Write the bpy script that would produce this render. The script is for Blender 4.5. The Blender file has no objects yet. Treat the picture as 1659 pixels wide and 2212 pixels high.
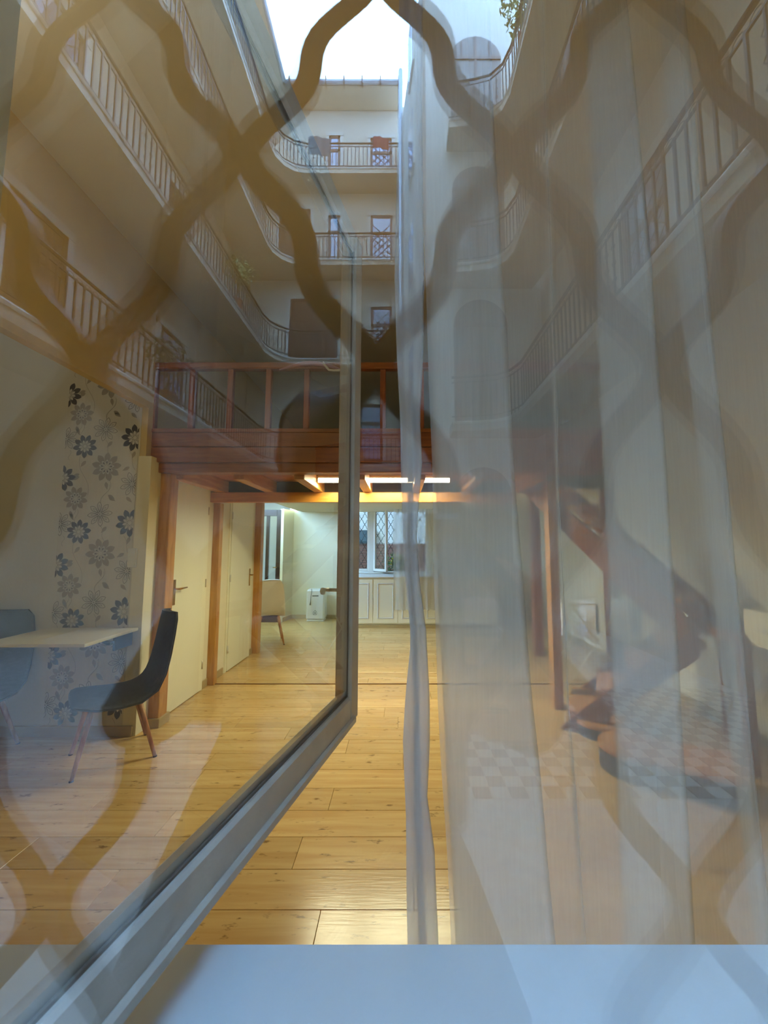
import bpy, math, random
from mathutils import Vector, Matrix
random.seed(7)
C = bpy.context.scene.collection
S = bpy.context.scene

# ---------------------------------------------------------------- camera, world, exposure
F, CX, CY = 830.0, 867.0, 1106.0        # focal length and the point where the lens axis meets the frame, in pixels
CAM = Vector((0, 0, 1.42))
PITCH, YAW = math.radians(5.1), 0.0
fw = Vector((-math.sin(YAW)*math.cos(PITCH), math.cos(YAW)*math.cos(PITCH), math.sin(PITCH)))
rt = Vector((math.cos(YAW), math.sin(YAW), 0)); up = rt.cross(fw)
cd = bpy.data.cameras.new('camera'); cam = bpy.data.objects.new('camera', cd); C.objects.link(cam)
cd.sensor_fit = 'HORIZONTAL'; cd.sensor_width = 36; cd.lens = 36*F/1659; cd.shift_x = (829.5-CX)/1659; cd.clip_start = 0.002; cd.clip_end = 200
cam.matrix_world = Matrix(((rt.x, up.x, -fw.x, CAM.x), (rt.y, up.y, -fw.y, CAM.y), (rt.z, up.z, -fw.z, CAM.z), (0, 0, 0, 1)))
cd.dof.use_dof = True; cd.dof.focus_distance = 2.6; cd.dof.aperture_fstop = 14
S.camera = cam

SKY = 46.0
w = bpy.data.worlds.new('sky'); S.world = w; w.use_nodes = True
nt = w.node_tree; bg = nt.nodes['Background']
tc = nt.nodes.new('ShaderNodeTexCoord'); nz = nt.nodes.new('ShaderNodeTexNoise'); nz.inputs['Scale'].default_value = 2.2; nz.inputs['Detail'].default_value = 5
cr = nt.nodes.new('ShaderNodeValToRGB'); cr.color_ramp.elements[0].position = .35; cr.color_ramp.elements[1].position = .62
cr.color_ramp.elements[0].color = (.21, .45, 1, 1); cr.color_ramp.elements[1].color = (.37, .64, 1, 1)
nt.links.new(tc.outputs['Generated'], nz.inputs['Vector']); nt.links.new(nz.outputs['Fac'], cr.inputs['Fac']); nt.links.new(cr.outputs['Color'], bg.inputs['Color'])
bg.inputs['Strength'].default_value = SKY
S.view_settings.view_transform = 'Standard'; S.view_settings.look = 'None'; S.view_settings.gamma = 1
S.view_settings.use_curve_mapping = False
S.view_settings.exposure = 0.0
S.cycles.use_denoising = True; S.cycles.use_adaptive_sampling = True; S.cycles.adaptive_threshold = .03
S.cycles.max_bounces = 8; S.cycles.diffuse_bounces = 4; S.cycles.glossy_bounces = 4
S.cycles.transparent_max_bounces = 40; S.cycles.transmission_bounces = 6
S.cycles.sample_clamp_indirect = 8

# pixel of the photograph -> point in the room
def ray(u, v): return fw + rt*((u-CX)/F) - up*((v-CY)/F)
def ay(u, v, y): d = ray(u, v); return CAM + d*(y/d.y)
def az(u, v, z): d = ray(u, v); return CAM + d*((z-CAM.z)/d.z)

# ---------------------------------------------------------------- mesh helpers
class MB:
    def __init__(s): s.v = []; s.f = []; s.m = []
    def add(s, vs, fs, mi=0):
        b = len(s.v); s.v += [tuple(v) for v in vs]; s.f += [tuple(b+i for i in f) for f in fs]; s.m += [mi]*len(fs); return s
    def box(s, x0, x1, y0, y1, z0, z1, mi=0, M=None):
        vs = [Vector((x, y, z)) for z in (z0, z1) for y in (y0, y1) for x in (x0, x1)]
        if M is not None: vs = [M @ v for v in vs]
        return s.add(vs, [(0, 2, 3, 1), (4, 5, 7, 6), (0, 1, 5, 4), (2, 6, 7, 3), (0, 4, 6, 2), (1, 3, 7, 5)], mi)
    def bbox(s, x0, x1, y0, y1, z0, z1, b=.004, mi=0, M=None):   # box with chamfered edges
        import itertools
        X, Y, Z = (x0, x1), (y0, y1), (z0, z1); vs = []; idx = {}
        for i, j, k in itertools.product((0, 1), repeat=3):
            sx, sy, sz = 1-2*i, 1-2*j, 1-2*k
            for a in range(3):
                p = [X[i], Y[j], Z[k]]
                for q, sg in enumerate((sx, sy, sz)):
                    if q != a: p[q] += sg*b
                idx[(i, j, k, a)] = len(vs); vs.append(Vector(p))
        fs = []
        for a in range(3):
            o = [q for q in range(3) if q != a]
            for side in (0, 1):
                f = []
                for c0, c1 in ((0, 0), (1, 0), (1, 1), (0, 1)):
                    t = [0, 0, 0]; t[a] = side; t[o[0]] = c0; t[o[1]] = c1; f.append(idx[(t[0], t[1], t[2], a)])
                fs.append(f)
        for a in range(3):     # edges along axis a
            o = [q for q in range(3) if q != a]
            for c0, c1 in ((0, 0), (1, 0), (1, 1), (0, 1)):
                t = [0, 0, 0]; t[o[0]] = c0; t[o[1]] = c1; t2 = list(t); t2[a] = 1
                fs.append([idx[(*t, o[0])], idx[(*t, o[1])], idx[(*t2, o[1])], idx[(*t2, o[0])]])
        for i, j, k in itertools.product((0, 1), repeat=3): fs.append([idx[(i, j, k, a)] for a in range(3)])
        if M is not None: vs = [M @ v for v in vs]
        return s.add(vs, fs, mi)
    def prism(s, poly, a0, a1, axis='z', mi=0, M=None):
        def P(p, a): return Vector({'z': (p[0], p[1], a), 'y': (p[0], a, p[1]), 'x': (a, p[0], p[1])}[axis])
        n = len(poly); vs = [P(p, a0) for p in poly]+[P(p, a1) for p in poly]
        if M is not None: vs = [M @ v for v in vs]
        return s.add(vs, [tuple(range(n)), tuple(range(2*n-1, n-1, -1))]+[(i, i+n, (i+1) % n+n, (i+1) % n) for i in range(n)], mi)
    def tube(s, pts, r, n=8, mi=0, flat=None, caps=True):
        pts = [Vector(p) for p in pts]; N = len(pts); rs = r if isinstance(r, (list, tuple)) else [r]*N
        b = len(s.v); prev = None
        for i, p in enumerate(pts):
            t = (pts[min(i+1, N-1)]-pts[max(i-1, 0)]).normalized()
            if prev is None:
                a = Vector((0, 0, 1)) if abs(t.z) < .9 else Vector((0, 1, 0))
                prev = (a - t*a.dot(t)).normalized()
            else: prev = (prev - t*prev.dot(t)).normalized()
            q = t.cross(prev)
            for k in range(n):
                an = 2*math.pi*(k+.5)/n; s.v.append(tuple(p+(prev*math.cos(an)+q*math.sin(an))*rs[i]))
        for i in range(N-1):
            for k in range(n):
                k2 = (k+1) % n; s.f.append((b+i*n+k, b+i*n+k2, b+(i+1)*n+k2, b+(i+1)*n+k)); s.m.append(mi)
        if caps:
            s.f.append(tuple(b+k for k in range(n-1, -1, -1))); s.m.append(mi)
            s.f.append(tuple(b+(N-1)*n+k for k in range(n))); s.m.append(mi)
        return s
    def lathe(s, prof, c=(0, 0, 0), n=16, mi=0, M=None):
        b = len(s.v)
        for r, z in prof:
            for k in range(n):
                a = 2*math.pi*k/n; v = Vector((c[0]+r*math.cos(a), c[1]+r*math.sin(a), c[2]+z))
                s.v.append(tuple(M @ v if M is not None else v))
        for i in range(len(prof)-1):
            for k in range(n):
                k2 = (k+1) % n; s.f.append((b+i*n+k, b+i*n+k2, b+(i+1)*n+k2, b+(i+1)*n+k)); s.m.append(mi)
        return s
    def build(s, name, mats, parent=None, smooth=False, kind=None):
        me = bpy.data.meshes.new(name); me.from_pydata(s.v, [], s.f); me.update()
        for m in (mats if isinstance(mats, (list, tuple)) else [mats]): me.materials.append(m)
        me.polygons.foreach_set('material_index', s.m)
        if smooth: me.polygons.foreach_set('use_smooth', [True]*len(s.f))
        o = bpy.data.objects.new(name, me); C.objects.link(o)
        if parent is not None: o.parent = parent
        if kind: o['kind'] = kind
        return o
def empty(name, loc=(0, 0, 0), rz=0):
    o = bpy.data.objects.new(name, None); C.objects.link(o); o.location = loc; o.rotation_euler = (0, 0, rz); o.empty_display_size = .05; return o
def tag(o, label, cat, group=None):
    o['label'] = label; o['category'] = cat
    if group: o['group'] = group
    return o
def thing(name, label, cat, loc=(0, 0, 0), rz=0, group=None): return tag(empty(name, loc, rz), label, cat, group)
def struct(o, label=None, cat=None):
    o['kind'] = 'structure'
    if label: o['label'] = label
    if cat: o['category'] = cat
    return o
def copy_tree(o, parent=None):
    c = o.copy(); C.objects.link(c)
    if parent is not None: c.parent = parent
    for ch in list(kids.get(o.name, [])) or [x for x in o.children]: copy_tree(ch, c)
    return c
kids = {}

# ---------------------------------------------------------------- materials
def lin(c):
    return tuple(((x/255)/12.92 if x/255 <= .04045 else ((x/255+.055)/1.055)**2.4) for x in c)+(1,)
def mat(name, rgb, rough=.6, metal=0, noise=0, nscale=8, bump=0, bscale=60, stretch=(1, 1, 1), spec=.5, coat=0, emit=None, es=0, rnd=0, rgb2=None, dist=0, coord='Object'):
    m = bpy.data.materials.new(name); m.use_nodes = True; t = m.node_tree; b = t.nodes['Principled BSDF']
    b.inputs['Roughness'].default_value = rough; b.inputs['Metallic'].default_value = metal
    b.inputs['Specular IOR Level'].default_value = spec; b.inputs['Coat Weight'].default_value = coat
    c1 = lin(rgb); b.inputs['Base Color'].default_value = c1
    if emit: b.inputs['Emission Color'].default_value = lin(emit); b.inputs['Emission Strength'].default_value = es
    tcn = t.nodes.new('ShaderNodeTexCoord'); mp = t.nodes.new('ShaderNodeMapping'); mp.inputs['Scale'].default_value = stretch
    t.links.new(tcn.outputs[coord], mp.inputs['Vector'])
    if rnd:
        oi = t.nodes.new('ShaderNodeObjectInfo'); ml = t.nodes.new('ShaderNodeMath'); ml.operation = 'MULTIPLY'; ml.inputs[1].default_value = 37
        cb = t.nodes.new('ShaderNodeCombineXYZ'); t.links.new(oi.outputs['Random'], ml.inputs[0]); t.links.new(ml.outputs[0], cb.inputs[0]); t.links.new(ml.outputs[0], cb.inputs[2])
        t.links.new(cb.outputs[0], mp.inputs['Location'])
    if noise or rgb2:
        n = t.nodes.new('ShaderNodeTexNoise'); n.inputs['Scale'].default_value = nscale; n.inputs['Detail'].default_value = 5; n.inputs['Distortion'].default_value = dist
        t.links.new(mp.outputs[0], n.inputs['Vector'])
        r = t.nodes.new('ShaderNodeValToRGB'); r.color_ramp.elements[0].position = .36; r.color_ramp.elements[1].position = .66
        c2 = lin(rgb2) if rgb2 else tuple(max(0, x*(1-noise)) for x in c1[:3])+(1,)
        r.color_ramp.elements[0].color = c2; r.color_ramp.elements[1].color = c1
        t.links.new(n.outputs['Fac'], r.inputs['Fac']); out = r.outputs['Color']
        if rnd:
            hs = t.nodes.new('ShaderNodeHueSaturation'); mr = t.nodes.new('ShaderNodeMapRange'); mr.inputs['To Min'].default_value = 1-rnd; mr.inputs['To Max'].default_value = 1+rnd
            t.links.new(oi.outputs['Random'], mr.inputs['Value']); t.links.new(mr.outputs[0], hs.inputs['Value']); t.links.new(out, hs.inputs['Color']); out = hs.outputs['Color']
        t.links.new(out, b.inputs['Base Color'])
    if bump:
        n2 = t.nodes.new('ShaderNodeTexNoise'); n2.inputs['Scale'].default_value = bscale; n2.inputs['Detail'].default_value = 4
        bp = t.nodes.new('ShaderNodeBump'); bp.inputs['Strength'].default_value = bump; bp.inputs['Distance'].default_value = .01
        t.links.new(mp.outputs[0], n2.inputs['Vector']); t.links.new(n2.outputs['Fac'], bp.inputs['Height']); t.links.new(bp.outputs[0], b.inputs['Normal'])
    return m
def glass(name, ior, tint=(1, 1, 1, 1), add=0.0, rough=0):
    m = bpy.data.materials.new(name); m.use_nodes = True; t = m.node_tree; t.nodes.clear()
    o = t.nodes.new('ShaderNodeOutputMaterial'); mx = t.nodes.new('ShaderNodeMixShader'); tr = t.nodes.new('ShaderNodeBsdfTransparent'); tr.inputs[0].default_value = tint
    gl = t.nodes.new('ShaderNodeBsdfGlossy'); gl.inputs['Roughness'].default_value = rough
    fr = t.nodes.new('ShaderNodeFresnel'); ge = t.nodes.new('ShaderNodeNewGeometry'); mr = t.nodes.new('ShaderNodeMapRange')
    mr.inputs['To Min'].default_value = ior; mr.inputs['To Max'].default_value = 1/ior
    t.links.new(ge.outputs['Backfacing'], mr.inputs['Value']); t.links.new(mr.outputs[0], fr.inputs['IOR'])
    ad = t.nodes.new('ShaderNodeMath'); ad.inputs[1].default_value = add; ad.use_clamp = True
    t.links.new(fr.outputs[0], ad.inputs[0]); t.links.new(ad.outputs[0], mx.inputs[0]); t.links.new(tr.outputs[0], mx.inputs[1]); t.links.new(gl.outputs[0], mx.inputs[2])
    t.links.new(mx.outputs[0], o.inputs[0]); return m
def sheer(name, rgb, opac=.5):
    m = bpy.data.materials.new(name); m.use_nodes = True; t = m.node_tree; t.nodes.clear()
    o = t.nodes.new('ShaderNodeOutputMaterial'); mx = t.nodes.new('ShaderNodeMixShader'); tr = t.nodes.new('ShaderNodeBsdfTransparent')
    df = t.nodes.new('ShaderNodeBsdfDiffuse'); tl = t.nodes.new('ShaderNodeBsdfTranslucent'); m2 = t.nodes.new('ShaderNodeMixShader'); m2.inputs[0].default_value = .35
    df.inputs[0].default_value = lin(rgb); tl.inputs[0].default_value = lin(rgb)
    # weave: fine threads vary how dense the net is
    tcn = t.nodes.new('ShaderNodeTexCoord'); wv = t.nodes.new('ShaderNodeTexNoise'); wv.inputs['Scale'].default_value = 40
    mp = t.nodes.new('ShaderNodeMapping'); mp.inputs['Scale'].default_value = (6, 6, .3)
    t.links.new(tcn.outputs['Object'], mp.inputs[0]); t.links.new(mp.outputs[0], wv.inputs['Vector'])
    mr = t.nodes.new('ShaderNodeMapRange'); mr.inputs['To Min'].default_value = opac-.025; mr.inputs['To Max'].default_value = opac+.025
    t.links.new(wv.outputs['Fac'], mr.inputs['Value']); t.links.new(mr.outputs[0], mx.inputs[0])
    t.links.new(df.outputs[0], m2.inputs[1]); t.links.new(tl.outputs[0], m2.inputs[2]); t.links.new(tr.outputs[0], mx.inputs[1]); t.links.new(m2.outputs[0], mx.inputs[2])
    t.links.new(mx.outputs[0], o.inputs[0]); return m

M_wall = mat('cream_plaster', (238, 231, 204), .8, noise=.05, nscale=2, bump=.08, bscale=40)
M_ceil = mat('ceiling_paint', (226, 216, 190), .9, noise=.05, nscale=2)
M_warm = mat('warm_yellow_plaster', (214, 188, 128), .85, noise=.08, nscale=3, bump=.08, bscale=50)
M_greywall = mat('grey_cream_plaster', (214, 208, 190), .8, noise=.05, nscale=2, bump=.1, bscale=60)
M_paper = mat('wallpaper_ground', (212, 204, 184), .7, noise=.06, nscale=4, stretch=(12, 12, .6))
M_pdark = mat('print_charcoal', (62, 56, 60), .7, noise=.15, nscale=30)
M_pgrey = mat('print_taupe', (158, 148, 130), .7, noise=.1, nscale=30)
M_pline = mat('print_line', (92, 84, 74), .7)
M_plight = mat('print_pale', (206, 198, 182), .7)
M_white = mat('white_gloss_paint', (226, 224, 216), .25, noise=.04, nscale=6)
M_sill = mat('white_sill_paint', (214, 218, 222), .3, noise=.05, nscale=4, bump=.05, bscale=12)
M_frame = mat('old_grey_white_paint', (214, 206, 196), .3, noise=.12, nscale=14, bump=.2, bscale=30)
M_putty = mat('dark_putty_line', (120, 108, 96), .7)
M_door = mat('door_cream_paint', (246, 242, 216), .35, noise=.03, nscale=3)
M_floor = mat('oak_laminate', (220, 186, 126), .22, noise=.3, nscale=2.2, stretch=(.8, 11, 11), rnd=.10, rgb2=(204, 164, 104), dist=.5, bump=.04, bscale=10)
M_seam = mat('floor_joint_dark', (120, 84, 50), .8)
M_pine = mat('pine_varnish', (196, 118, 42), .4, noise=.25, nscale=3, stretch=(1, 8, 8), rgb2=(160, 84, 26), dist=.8)
M_pinez = mat('pine_varnish_upright', (208, 156, 84), .4, nscale=3, stretch=(9, 9, 1), rgb2=(182, 126, 60), dist=.8)
M_piney = mat('pine_varnish_depth', (214, 156, 84), .4, nscale=3, stretch=(9, 1, 9), rgb2=(184, 122, 58), dist=.8)
M_redwood = mat('mahogany_stain', (158, 94, 40), .4, nscale=3, stretch=(1, 9, 9), rgb2=(130, 70, 26), dist=.8)
M_redwoodz = mat('mahogany_stain_upright', (156, 88, 42), .4, nscale=3, stretch=(9, 9, 1), rgb2=(130, 68, 30), dist=.8)
M_knot = mat('wood_knot', (74, 34, 14), .6)
M_beam = mat('yellow_pine_beam', (216, 150, 52), .4, nscale=2.5, stretch=(1, 9, 9), rgb2=(190, 118, 34), dist=.6)
M_dark = mat('dark_gap_colour', (40, 28, 24), .8)
M_brass = mat('brass', (190, 140, 50), .25, metal=1)
M_chrome = mat('worn_nickel', (206, 198, 180), .35, metal=.7)
M_tube = mat('tube_light', (255, 250, 235), .5, emit=(255, 240, 200), es=16)
M_plastic = mat('white_plastic', (224, 224, 214), .35)
M_fab = mat('charcoal_fabric', (54, 56, 62), .9, noise=.3, nscale=60, bump=.3, bscale=300)
M_fabd = mat('dark_slate_fabric', (34, 38, 42), .9, noise=.3, nscale=60, bump=.3, bscale=300)
M_beech = mat('beech_leg', (212, 158, 104), .45, nscale=4, stretch=(8, 8, 1), rgb2=(160, 100, 54))
M_cream = mat('cream_shell', (222, 218, 200), .5, noise=.05)
M_table = mat('table_laminate', (222, 214, 186), .3, noise=.04, nscale=6)
M_glassO = glass('outer_glass', 1.54, (.97, .98, .97, 1))
M_glassI = glass('casement_glass', 1.5, (.96, .97, .95, 1))
M_sheer = sheer('sheer_voile', (242, 246, 252), .33)
M_sheer2 = sheer('sheer_voile_hem', (226, 226, 232), .5)
M_iron = mat('black_iron', (24, 22, 22), .6)
M_grille = mat('grille_iron', (22, 18, 16), .6)
M_fac = mat('facade_render', (220, 206, 184), .9, noise=.12, nscale=.9, bump=.1, bscale=12)
M_fac2 = mat('facade_pale_render', (232, 224, 210), .9, noise=.1, nscale=1.1)
M_facw = mat('facade_white_trim', (232, 226, 214), .8, noise=.05)
M_slab = mat('gallery_stone', (196, 180, 156), .85, noise=.15, nscale=3)
M_brown = mat('brown_door_paint', (92, 62, 40), .5, noise=.15, nscale=6)
M_winglass = mat('courtyard_window_glass', (150, 170, 200), .05, metal=.0, spec=1, coat=1)
M_arch = mat('arched_door_grey', (112, 104, 96), .6, noise=.1)
M_conc = mat('courtyard_concrete', (196, 194, 190), .9, noise=.3, nscale=14, bump=.2, bscale=60)
M_tileL = mat('tile_light', (204, 198, 188), .5, noise=.1)
M_tileD = mat('tile_dark', (106, 94, 92), .5, noise=.1)
M_leaf = mat('leaf_green', (72, 104, 40), .6, noise=.3, nscale=12)
M_leafp = mat('leaf_pale', (150, 168, 96), .6, noise=.3, nscale=12)
M_flower = mat('yellow_flower', (220, 180, 40), .6)
M_terra = mat('terracotta', (160, 84, 54), .8, noise=.15)
M_teal = mat('teal_cloth', (62, 78, 82), .9)
M_redcloth = mat('dark_red_cloth', (110, 40, 44), .9)
M_zinc = mat('zinc_pipe', (170, 178, 184), .45, metal=.6)
M_brick = mat('brick_red_brown', (150, 104, 88), .85, noise=.25, nscale=20, rnd=.15)
M_mortar = mat('mortar', (150, 140, 128), .9)
M_coat = mat('dark_coat', (26, 26, 30), .95, noise=.2, nscale=30)
M_skin = mat('skin', (186, 140, 114), .6)
M_hair = mat('dark_brown_hair', (48, 34, 26), .7)
M_phone = mat('phone_black', (16, 16, 18), .3)
M_towel = mat('white_towel', (228, 230, 240), .95, bump=.3, bscale=200)
M_lilac = mat('lilac_padded_cloth', (190, 150, 176), .8)
M_logo = mat('icon_grey', (70, 76, 74), .6)

# ================================================================= THE ROOM
XL, XR, YB, ZC = -2.0, 2.6, 7.75, 3.7
# floor: every board its own piece
def add_knots(m):
    t = m.node_tree; b = t.nodes['Principled BSDF']; src = b.inputs['Base Color'].links[0].from_socket
    mp = [n for n in t.nodes if n.type == 'MAPPING'][0]
    m2 = t.nodes.new('ShaderNodeMapping'); m2.inputs['Scale'].default_value = (1.7, .36, .36); t.links.new(mp.outputs[0], m2.inputs[0])
    n = t.nodes.new('ShaderNodeTexNoise'); n.inputs['Scale'].default_value = 7; n.inputs['Detail'].default_value = 4; n.inputs['Roughness'].default_value = .65; t.links.new(m2.outputs[0], n.inputs['Vector'])
    rr = t.nodes.new('ShaderNodeMapRange'); rr.inputs['From Min'].default_value = .61; rr.inputs['From Max'].default_value = .70; rr.inputs['To Max'].default_value = .75; t.links.new(n.outputs['Fac'], rr.inputs['Value'])
    mx = t.nodes.new('ShaderNodeMix'); mx.data_type = 'RGBA'; t.links.new(rr.outputs[0], mx.inputs[0]); t.links.new(src, mx.inputs[6]); mx.inputs[7].default_value = lin((96, 62, 34)); t.links.new(mx.outputs[2], b.inputs['Base Color'])
add_knots(M_floor)
sub = MB().box(-3.79, XR+.09, .09, YB+.29, -.06, -.012).build('floor', M_seam); struct(sub)
PW, PL = .19, 1.29
pm = MB().bbox(.0008, PL-.0008, .0008, PW-.0012, -.012, 0, .0012).build('plank', M_floor, sub)
first = True; row = 0; y = .50
while y < YB:
    x = -3.7 - random.uniform(.05, PL-.05)
    while x < XR:
        a, b = max(x, -3.7), min(x+PL, XR)
        if b-a > .06 and not (y > 5.3 and b < -2.95):
            if first: o = pm; first = False
            else: o = pm.copy(); C.objects.link(o)
            o.location = (a, y, 0); o.scale = ((b-a)/PL, min(PW, YB-y)/PW, 1)
        x += PL
    y += PW; row += 1
struct(MB().box(-2.02, XR, 4.11, 4.125, 0, .006).build('trim_1', M_seam))

# walls
alc_y = 3.025
wl = MB(); wl.box(XL-.1, XL, alc_y, 5.34, 0, 2.14)
struct(wl.build('wall_left', M_wall))
struct(MB().box(XL-.11, XL-.05, .55, 3.03, 2.54, ZC).box(XL-.11, XL-.05, 3.03, YB, 2.14, ZC).build('wall_left_upper', M_warm))
struct(MB().box(-3.8, XL-.1, alc_y, alc_y+.1, 0, ZC).build('wall_alcove', M_greywall))
struct(MB().box(-3.8, -3.7, .5, alc_y, 0, ZC).build('wall_alcove_side', M_greywall))
struct(MB().box(XR, XR+.1, .56, YB, -.011, ZC).build('wall_right', M_wall))
struct(MB().box(-3.7, XR, .5, YB, ZC, ZC+.1).build('ceiling', M_ceil))
# front wall round the window opening (inside face y .55), splayed reveals
fwm = MB()
fwm.prism([(-.40, .08), (-.40, .22), (-.62, .55), (-3.8, .55), (-3.8, .08)], 0, ZC)
fwm.prism([(1.48, .08), (3.4, .08), (3.4, .55), (1.70, .55), (1.48, .22)], 0, ZC)
fwm.box(-.62, 1.70, .08, .55, 2.42, ZC); fwm.box(-.62, 1.70, .08, .548, 0, .865)
struct(fwm.build('wall_front', M_wall))
# back wall with window opening
WX0, WX1, WZ0, WZ1 = -1.2, .55, .86, 2.5
bw = MB(); bw.box(-2.25, WX0, YB, YB+.3, -.011, ZC).box(WX1, XR+.1, YB, YB+.3, -.011, ZC).box(WX0, WX1, YB, YB+.3, -.011, WZ0).box(WX0, WX1, YB, YB+.3, WZ1, ZC)
struct(bw.build('wall_back', M_wall))
# recess on the left of the back room: return wall, side wall, wall with the glazed door
struct(MB().box(-2.95, -2.0, 5.34, 5.42, 0, 2.14).build('wall_return', M_wall))
struct(MB().box(-3.05, -2.95, 5.34, 7.4, 0, 2.14).build('wall_recess', M_wall))
rw = MB(); rw.box(-2.30, -2.25, 7.34, 7.42, 0, 2.14).box(-2.95, -2.83, 7.34, 7.42, 0, 2.14); rw.prism([(-2.34, 7.42), (-2.25, 7.42), (-2.17, YB), (-2.27, YB)], 0, 2.14)
struct(rw.build('wall_recess_end', M_wall))

# baseboards
def base(nm, x0, x1, y0, y1, h=.075): struct(MB().bbox(x0, x1, y0, y1, 0, h, .003).build(nm, M_board))
M_board = mat('baseboard_oak', (186, 164, 116), .45, noise=.12, nscale=4, stretch=(1, 1, 5))
base('baseboard_alcove', -3.7, -2.02, alc_y-.014, alc_y)
base('baseboard_left', XL, XL+.014, 3.97, 4.07)
base('baseboard_left_back', XL, XL+.014, 4.15, 4.42)
base('baseboard_left_far', XL, XL+.014, 5.16, 5.25)
base('baseboard_back', -2.17, -.95, YB-.014, YB)
base('baseboard_right', XR-.014, XR, .6, YB)
struct(MB().prism([(-2.25, 7.42), (-2.236, 7.42), (-2.156, YB), (-2.17, YB)], 0, .075).build('baseboard_recess', M_board))
base('baseboard_cupboard', -.95, 1.7, 6.872, 6.886, .05)

# ---- wallpaper with its printed flowers
wxa, wxb = ay(130, 1100, alc_y).x, ay(290, 1120, alc_y).x
wp = struct(MB().box(wxa, wxb, alc_y-.003, alc_y, .075, 3.05).build('wallpaper_strip', M_paper)); wp['label'] = 'strip of floral wallpaper on the alcove wall'
PX = 1/F*alc_y
def clipx(poly, x0, x1):
    def cut(P, f, X):
        out = []
        for i in range(len(P)):
            a, b = P[i], P[(i+1) % len(P)]
            if f(a[0]): out.append(a)
            if f(a[0]) != f(b[0]): t = (X-a[0])/(b[0]-a[0]); out.append((X, a[1]+t*(b[1]-a[1])))
        return out
    P = cut(poly, lambda x: x >= x0, x0)
    return cut(P, lambda x: x <= x1, x1) if P else P
WPX = (wxa+.002, wxb-.002)
def flat(mb, poly, lift):
    P = clipx(poly, *WPX)
    if len(P) >= 3 and max(p[1] for p in P) < 3.05 and min(p[1] for p in P) > .076:
        mb.add([(p[0], alc_y-.003-lift, p[1]) for p in P], [tuple(range(len(P)))])
def petal(cx, cz, a, r0, r1, wd, n=7):
    pts = []
    for s in (1, -1):
        rng = range(n+1) if s == 1 else range(n-1, 0, -1)
        for i in rng:
            t = i/n; rr = r0+(r1-r0)*t; ww = s*wd*math.sin(math.pi*t**1.45)**.8*(1 if 0 < t < 1 else 0)
            pts.append((cx+rr*math.cos(a)-ww*math.sin(a), cz+rr*math.sin(a)+ww*math.cos(a)))
    return pts
def ring(mb, poly, wdt, lift):
    cx = sum(p[0] for p in poly)/len(poly); cz = sum(p[1] for p in poly)/len(poly)
    n = len(poly)
    for i in range(n):
        a, b = poly[i], poly[(i+1) % n]
        dx, dz = b[0]-a[0], b[1]-a[1]; L = math.hypot(dx, dz)
        if L < 1e-5: continue
        nx, nz = -dz/L*wdt/2, dx/L*wdt/2
        flat(mb, [(a[0]+nx, a[1]+nz), (b[0]+nx, b[1]+nz), (b[0]-nx, b[1]-nz), (a[0]-nx, a[1]-nz)], lift)
def flower(kind, cx, cz, R, ph):
    mb = {'d': MBd, 'g': MBg, 'o': MBo}[kind]; n = 9 if kind != 'o' else 8
    for i in range(n):
        a = ph+2*math.pi*i/n
        if kind == 'o':
            ring(mb, petal(cx, cz, a, R*.12, R, R*.17), .0034, .0006); ring(mb, petal(cx, cz, a, R*.15, R*.72, R*.07), .0022, .0006)
        else:
            flat(mb, petal(cx, cz, a, R*.10, R, R*.205), .0004)
            flat(MBp, petal(cx, cz, a, R*.16, R*.52, R*.085), .0008)
            if kind == 'g': flat(MBd, petal(cx, cz, a, R*.20, R*.40, R*.04), .0011)
    flat(MBo if kind == 'o' else MBp, [(cx+R*.05*math.cos(k), cz+R*.05*math.sin(k)) for k in [j*math.pi/4 for j in range(8)]], .0012)
MBd, MBg, MBo, MBp = MB(), MB(), MB(), MB()
Q = .2713
base_fl = [('d', 680, 790, 27), ('d', 500, 1045, 29), ('d', 1035, 1400, 31), ('g', 605, 1205, 27), ('g', 850, 955, 33), ('o', 845, 655, 27), ('o', 1055, 1090, 27), ('o', 530, 730, 26)]
REP = .685
stems = []
for k, u, v, r in base_fl:
    p = ay(u*Q, 750+v*Q, alc_y)
    for j in range(-2, 4):
        flower(k, p.x, p.z-j*REP, r*PX, .3*j+u*.01)
def stem(pts, wd=.003, mb=None):
    mb = mb or MBg
    for i in range(len(pts)-1):
        a, b = pts[i], pts[i+1]; dx, dz = b[0]-a[0], b[1]-a[1]; L = math.hypot(dx, dz)+1e-9; nx, nz = -dz/L*wd/2, dx/L*wd/2
        flat(mb, [(a[0]+nx, a[1]+nz), (b[0]+nx, b[1]+nz), (b[0]-nx, b[1]-nz), (a[0]-nx, a[1]-nz)], .0002)
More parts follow.
